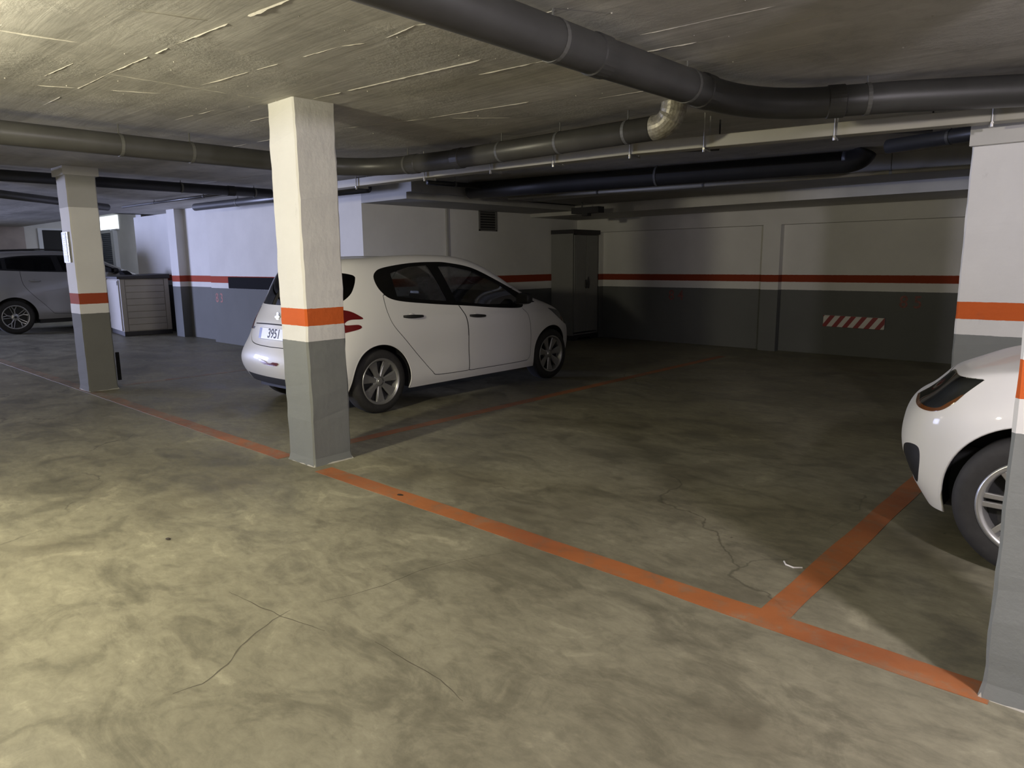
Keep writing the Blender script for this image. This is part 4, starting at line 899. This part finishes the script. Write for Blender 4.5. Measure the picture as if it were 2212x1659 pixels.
HATCH = dict(half=0.865, wb=2.538, tyre=0.302, tw=0.19, rim=0.215, arch=0.352, archz=0.0, style='cover', rimmat='rim', paint='paint', hmat='blackplastic', mmat='blackplastic', bow=0.10,
    ts=[.045, .12, .20, .29, .39, .49, .58, .67, .76, .85, .925, .965],
    rows=[
     dict(xr=-.585, xf=3.10, z=[(-.6, .26), (-.3, .24), (.3, .195), (2.1, .195), (2.6, .20), (3.1, .20)], y=[(-.6, .62), (-.42, .76), (-.2, .82), (.3, .835), (2.2, .835), (2.7, .80), (2.95, .66), (3.1, .5)]),
     dict(xr=-.645, xf=3.20, z=[(-.6, .38), (.3, .315), (2.2, .315), (3.2, .36)], y=[(-.6, .74), (-.46, .835), (-.2, .862), (.3, .865), (2.5, .862), (2.8, .80), (3.02, .68), (3.2, .5)]),
     dict(xr=-.660, xf=3.24, z=[(-.6, .52), (.3, .50), (2.4, .50), (3.2, .50)], y=[(-.6, .74), (-.47, .835), (-.2, .865), (.0, .868), (.45, .855), (1.2, .850), (2.1, .852), (2.54, .868), (2.85, .80), (3.03, .68), (3.2, .52)]),
     dict(xr=-.600, xf=3.20, z=[(-.6, .68), (.3, .69), (1.5, .68), (2.4, .66), (3.2, .60)], y=[(-.6, .66), (-.42, .755), (-.2, .840), (.0, .864), (.45, .857), (1.2, .852), (2.1, .850), (2.54, .862), (2.85, .79), (3.0, .68), (3.2, .52)]),
     dict(xr=-.560, xf=3.13, z=[(-.6, .84), (.3, .88), (1.5, .84), (2.2, .81), (2.6, .78), (2.9, .71), (3.1, .66)], y=[(-.6, .54), (-.40, .685), (-.2, .785), (.0, .815), (.6, .828), (1.4, .830), (2.1, .825), (2.5, .82), (2.8, .755), (2.95, .66), (3.15, .52)]),
     dict(xr=-.500, xf=3.05, z=[(-.5, .985), (-.2, 1.03), (.2, 1.035), (.6, .995), (1.2, .955), (2.0, .905), (2.3, .895), (2.7, .835), (3.0, .745)], y=[(-.5, .50), (-.34, .59), (-.1, .70), (.2, .755), (.7, .775), (1.4, .785), (2.1, .785), (2.5, .765), (2.8, .70), (2.95, .62), (3.05, .5)]),
     dict(xr=-.330, xf=2.98, z=[(-.35, 1.34), (-.1, 1.375), (.25, 1.405), (.6, 1.425), (1.1, 1.42), (1.45, 1.372), (1.8, 1.235), (2.1, 1.08), (2.32, .975), (2.55, .925), (2.8, .86), (3.0, .775)], y=[(-.35, .40), (-.2, .49), (.0, .575), (.4, .60), (1.1, .60), (1.5, .605), (1.8, .64), (2.1, .685), (2.35, .70), (2.6, .665), (2.8, .60), (2.98, .48)]),
    ],
    zc=[(-.35, 1.385), (0, 1.435), (.4, 1.46), (.8, 1.465), (1.2, 1.455), (1.5, 1.425), (1.8, 1.315), (2.1, 1.175), (2.4, 1.04), (2.6, .985), (2.8, .93), (3.0, .82)],
    dlo=[(.095, 1.245), (.135, 1.315), (.25, 1.355), (.56, 1.392), (.87, 1.402), (1.10, 1.392), (1.45, 1.33), (1.82, 1.175), (2.33, .930), (2.10, .925), (2.02, .880), (1.60, .905), (1.20, .945), (.70, .990), (.27, 1.045), (.135, 1.13)], dlo_sharp=(8, 9),
    glass_r=[(.30, 1.080), (.29, 1.300), (.55, 1.360), (.79, 1.372), (.93, 1.006), (.62, 1.035)],
    glass_f=[(1.05, .995), (.93, 1.362), (1.10, 1.360), (1.42, 1.300), (1.78, 1.150), (2.02, .985), (1.98, .93), (1.5, .945)],
    wind=(1.42, 2.44, .9),
    rglass=[(-.9, 1.315), (-.30, 1.318), (-.10, 1.292), (-.082, 1.25), (-.15, 1.13), (-.245, 1.055), (-.32, 1.02), (-.9, 1.00)], rglass_s=(0, 7),
    tail=[(-.9, .975), (-.45, .985), (-.33, .985), (-.22, .965), (-.145, .915), (-.135, .893), (-.25, .890), (-.305, .862), (-.300, .845), (-.20, .845), (-.168, .825), (-.20, .806), (-.32, .782), (-.42, .765), (-.9, .765)], tail_s=(0, 14), tail_y=.53,
    head=[(3.2, .70), (3.02, .62), (2.82, .68), (2.60, .82), (2.58, .845), (2.85, .80), (3.05, .745)], proj=(2.9, .70),
    rbump=(0, .335, .60), grille=[(0, .58), (.30, .57), (.38, .45), (.30, .32), (0, .30)],
    fog=[(3.0, .40), (3.1, .42), (3.12, .34), (3.0, .33)],
    door_r=[(.145, 1.10), (.143, .93), (.175, .815), (.290, .675), (.495, .455), (.62, .325), (.70, .285), (1.132, .275), (1.146, .60), (1.135, .82), (1.07, .955), (1.07, 1.10)], door_r_s=(0, 7, 10, 11),
    door_f=[(1.078, 1.10), (1.078, .955), (1.142, .82), (1.153, .60), (1.139, .275), (1.95, .275), (2.10, .30), (2.14, .42), (2.15, .62), (2.13, .80), (2.06, .89), (2.06, 1.1)], door_f_s=(0, 1, 4, 11),
    h_r=(.305, .890, .545, .880), h_f=(1.185, .845, 1.415, .828), mirror=(2.0, .93),
    tailgate=[(-.2, 1.45), (.44, 1.45), (.60, 1.30), (.62, 1.05), (.575, .90), (.570, .76), (.50, .675), (.36, .635), (0, .625), (-.2, .625)], tailgate_s=(0, 9),
    bonnet=[(2.42, -.2), (2.42, .50), (2.36, .66), (2.6, .68), (2.85, .60), (2.99, .40), (3.02, 0), (3.02, -.2)], bonnet_s=(0, 7), bonz=.72)

# ---- the white hatchback behind the central pillar
car1, sk1, tg1 = build_car(HATCH, (-6.13, 3.96, 0), math.radians(90.56), 'white hatchback with black handles parked nose-in behind the central pillar')
def rear_x(sk, y, z):
    V = sk.V0; m = (V[:, 0] < 0) & (np.abs(V[:, 1] - y) < .07) & (np.abs(V[:, 2] - z) < .07); W = V[m]; d = (W[:, 1] - y) ** 2 + (W[:, 2] - z) ** 2; i = np.argsort(d)[:5]; return float(np.average(W[i, 0], weights=1 / (d[i] + 1e-6)))
# registration plate with blue strip
xp = min(rear_x(sk1, .2, .74), rear_x(sk1, 0, .74)) - .006; tilt = math.atan2(rear_x(sk1, 0, .70) - rear_x(sk1, 0, .79), .09)
pl = empty('registration_plate', (xp, 0, .745)); pl.parent = car1
pl.rotation_euler = (0, -tilt, 0)
box('plate_panel', -.006, .0, -.26, .26, -.055, .055, M['plate'], pl, bevel=.004); box('blue_strip', -.0068, -.006, .215, .255, -.050, .050, M['plateblue'], pl)
mwp = Matrix(((0, 0, -1, -.0066), (-1, 0, 0, -.01), (0, 1, 0, 0), (0, 0, 0, 1)))
text_mesh('plate_digits', '3951', .125, M['ink'], pl, mwp, sx=.9)
# dark bar standing in for the crease shadow above the plate, badge, small emblem tag, reflectors, wiper
pts = [(rear_x(sk1, y, .835) - .004, y, .835 - .012 * (abs(y) / .45) ** 2) for y in np.linspace(-.44, .44, 19)]; MB().tube(pts, .006, 6).build('crease_shadow_lip', M['blackplastic'], tg1)
xb = rear_x(sk1, 0, .91) - .006
lion = [(.00, .050), (.018, .055), (.030, .044), (.020, .034), (.030, .018), (.046, .020), (.044, .010), (.026, .004), (.020, -.012), (.036, -.026), (.040, -.046), (.022, -.048), (.018, -.030), (.002, -.022), (-.006, -.046), (-.024, -.046), (-.014, -.022), (-.022, -.004), (-.040, .004), (-.036, .018), (-.016, .014), (-.008, .030)]
MB().prism([(-a, .895 + b) for a, b in lion], xb - .006, xb, 'yz').build('badge', M['chrome'], tg1)
xs_ = rear_x(sk1, .50, .775) - .004; MB().prism([(.44, .765), (.50, .770), (.50, .792), (.44, .788)], xs_ - .004, xs_ + .004, 'yz').build('model_tag', M['ink'], tg1)
pts = [(.21, .512), (.14, .505), (.06, .492), (.02, .480), (-.04, .480), (-.08, .492), (-.15, .492), (-.17, .482), (-.14, .462), (-.04, .455), (.08, .462), (.15, .480)]
mb = MB(); n_ = len(pts); v = [(rear_x(sk1, a, b) - .006, a, b) for a, b in pts] + [(rear_x(sk1, a, b) + .012, a, b) for a, b in pts]
mb.add(v, [tuple(range(n_)), tuple(range(n_, 2 * n_))[::-1]] + [(i, (i + 1) % n_, n_ + (i + 1) % n_, n_ + i) for i in range(n_)]); mb.build('rear_fog_lamp', M['redlens'], car1)
MB().tube([(-.43, 0, 1.02), (-.45, .10, 1.05), (-.42, .30, 1.10)], .007, 6).build('rear_wiper', M['blackplastic'], tg1)
MB().tube([(-.02, 0, 1.43), (-.06, 0, 1.47), (-.22, 0, 1.565)], [.012, .006, .004], 8).lathe([(0, .03), (.02, .02), (.035, 0)], 12, 'z', c=(-.02, 0, 1.425)).build('aerial', M['blackplastic'], car1)
# ---- the white car entering the frame at right
import copy
R2 = copy.deepcopy(HATCH); R2.update(style='double', rimmat='rimgrey', rim=.215, tyre=.318, arch=.375, mmat='paint', hmat='paint')
for r in R2['rows'][3:]: r['z'] = [(a, b + (.05 if k > 3 else .03)) for k, (a, b) in enumerate(r['z'])]
R2['rows'][6]['z'] = [(-.35, 1.37), (-.1, 1.405), (.25, 1.435), (.6, 1.455), (1.1, 1.45), (1.45, 1.40), (1.8, 1.255), (2.1, 1.09), (2.32, .975), (2.55, .925), (2.8, .885), (3.0, .835)]
R2['zc'] = [(-.35, 1.42), (0, 1.47), (.4, 1.495), (.8, 1.50), (1.2, 1.49), (1.5, 1.455), (1.8, 1.335), (2.1, 1.185), (2.4, 1.0), (2.6, .935), (2.8, .895), (3.0, .845)]
for k in ('dlo', 'glass_r', 'glass_f'): R2[k] = [(a, b + .045) for a, b in R2[k]]
R2['head'] = [(3.25, .70), (3.08, .675), (2.97, .680), (2.90, .725), (2.85, .785), (2.785, .852), (2.88, .846), (2.98, .828), (3.08, .80), (3.25, .75)]; R2['head_s'] = (0, 5, 9); R2['head_y'] = 0.27
R2['amber'] = [(3.12, .665), (2.96, .675), (2.89, .728), (2.86, .765), (2.865, .772), (2.91, .735), (2.975, .693), (3.12, .69)]; R2['proj'] = (2.985, .772)
R2['fog'] = [(3.03, .49), (3.12, .47), (3.13, .33), (3.04, .30), (3.02, .36)]
car2, sk2, _ = build_car(R2, (-.29 + R2['wb'], 4.47, 0), math.radians(180), 'white car at right edge, only headlamp, front wing and front wheel showing')

# ---- pale car with dark windows at far left
S3 = copy.deepcopy(HATCH); S3.update(style='split', rimmat='rimgrey', rim=.245, tyre=.355, tw=.225, arch=.415, paint='paint_silver', hmat='paint_silver', seat_h=.22, glassmat='glassdark', half=.90, wb=2.66)
def sz(tab, f): return [(a, f(b)) for a, b in tab]
zf = lambda z: z * 1.17 + (.06 if z < .5 else .03) if z < 1.1 else z * 1.145 + .05
for k, r in enumerate(S3['rows']):
    r['z'] = [(a, zf(b)) for a, b in r['z']]; r['y'] = [(a, b * 1.045) for a, b in r['y']]; r['xr'] -= .12; r['xf'] += .15
S3['rows'][5]['z'] = [(-.6, 1.26), (0, 1.24), (1, 1.235), (2.0, 1.20), (2.5, 1.10), (3.1, .98)]
S3['rows'][6]['z'] = [(-.5, 1.60), (-.1, 1.645), (.5, 1.67), (1.1, 1.665), (1.5, 1.60), (1.85, 1.45), (2.2, 1.30), (2.5, 1.18), (3.0, 1.02)]
S3['zc'] = [(-.5, 1.64), (0, 1.70), (.5, 1.72), (1.1, 1.71), (1.5, 1.66), (1.9, 1.50), (2.3, 1.33), (2.6, 1.22), (3.1, 1.05)]
S3['dlo'] = [(-.45, 1.40), (-.30, 1.52), (.1, 1.60), (.6, 1.63), (1.1, 1.625), (1.5, 1.56), (1.85, 1.41), (2.2, 1.24), (1.6, 1.255), (.9, 1.27), (.2, 1.30), (-.35, 1.34)]; S3['dlo_sharp'] = (7,)
S3['glass_r'] = [(-.02, 1.35), (-.02, 1.56), (.45, 1.60), (.80, 1.60), (.85, 1.30), (.4, 1.31)]
S3['glass_f'] = [(.98, 1.295), (.92, 1.60), (1.15, 1.595), (1.48, 1.53), (1.80, 1.39), (1.98, 1.28)]
S3['glass_q'] = [(-.36, 1.40), (-.25, 1.50), (-.09, 1.54), (-.09, 1.35)]
S3['tail'] = [(a - .08, b * 1.2 + .02) for a, b in S3['tail']]; S3['head'] = [(a + .1, b * 1.2 + .02) for a, b in S3['head']]; S3['proj'] = (3.0, .86)
S3['rglass'] = [(a - .12, b * 1.13 + .08) for a, b in S3['rglass']]
S3['door_r'] = [(a + .05, zf(b)) for a, b in S3['door_r']]; S3['door_f'] = [(a + .05, zf(b)) for a, b in S3['door_f']]
S3['h_r'] = (.32, 1.10, .52, 1.09); S3['h_f'] = (1.22, 1.07, 1.42, 1.06); S3['mirror'] = (2.0, 1.22); S3['rbump'] = (0, .48, .62)
car3, sk3, _ = build_car(S3, (-18.40, 3.87, 0), math.radians(90), 'pale silver car with black roof and dark windows at far left behind the far pillar')
# roof rails
for s in (-1, 1):
    MB().tube([(-.15, s * .60, 1.70), (-.05, s * .60, 1.73), (.6, s * .61, 1.755), (1.2, s * .60, 1.735), (1.32, s * .60, 1.70)], .014, 8).build('roof_rail', M['blackplastic'], car3, smooth=True)

for o in (car1, car2, car3): o['group'] = 'parked cars'
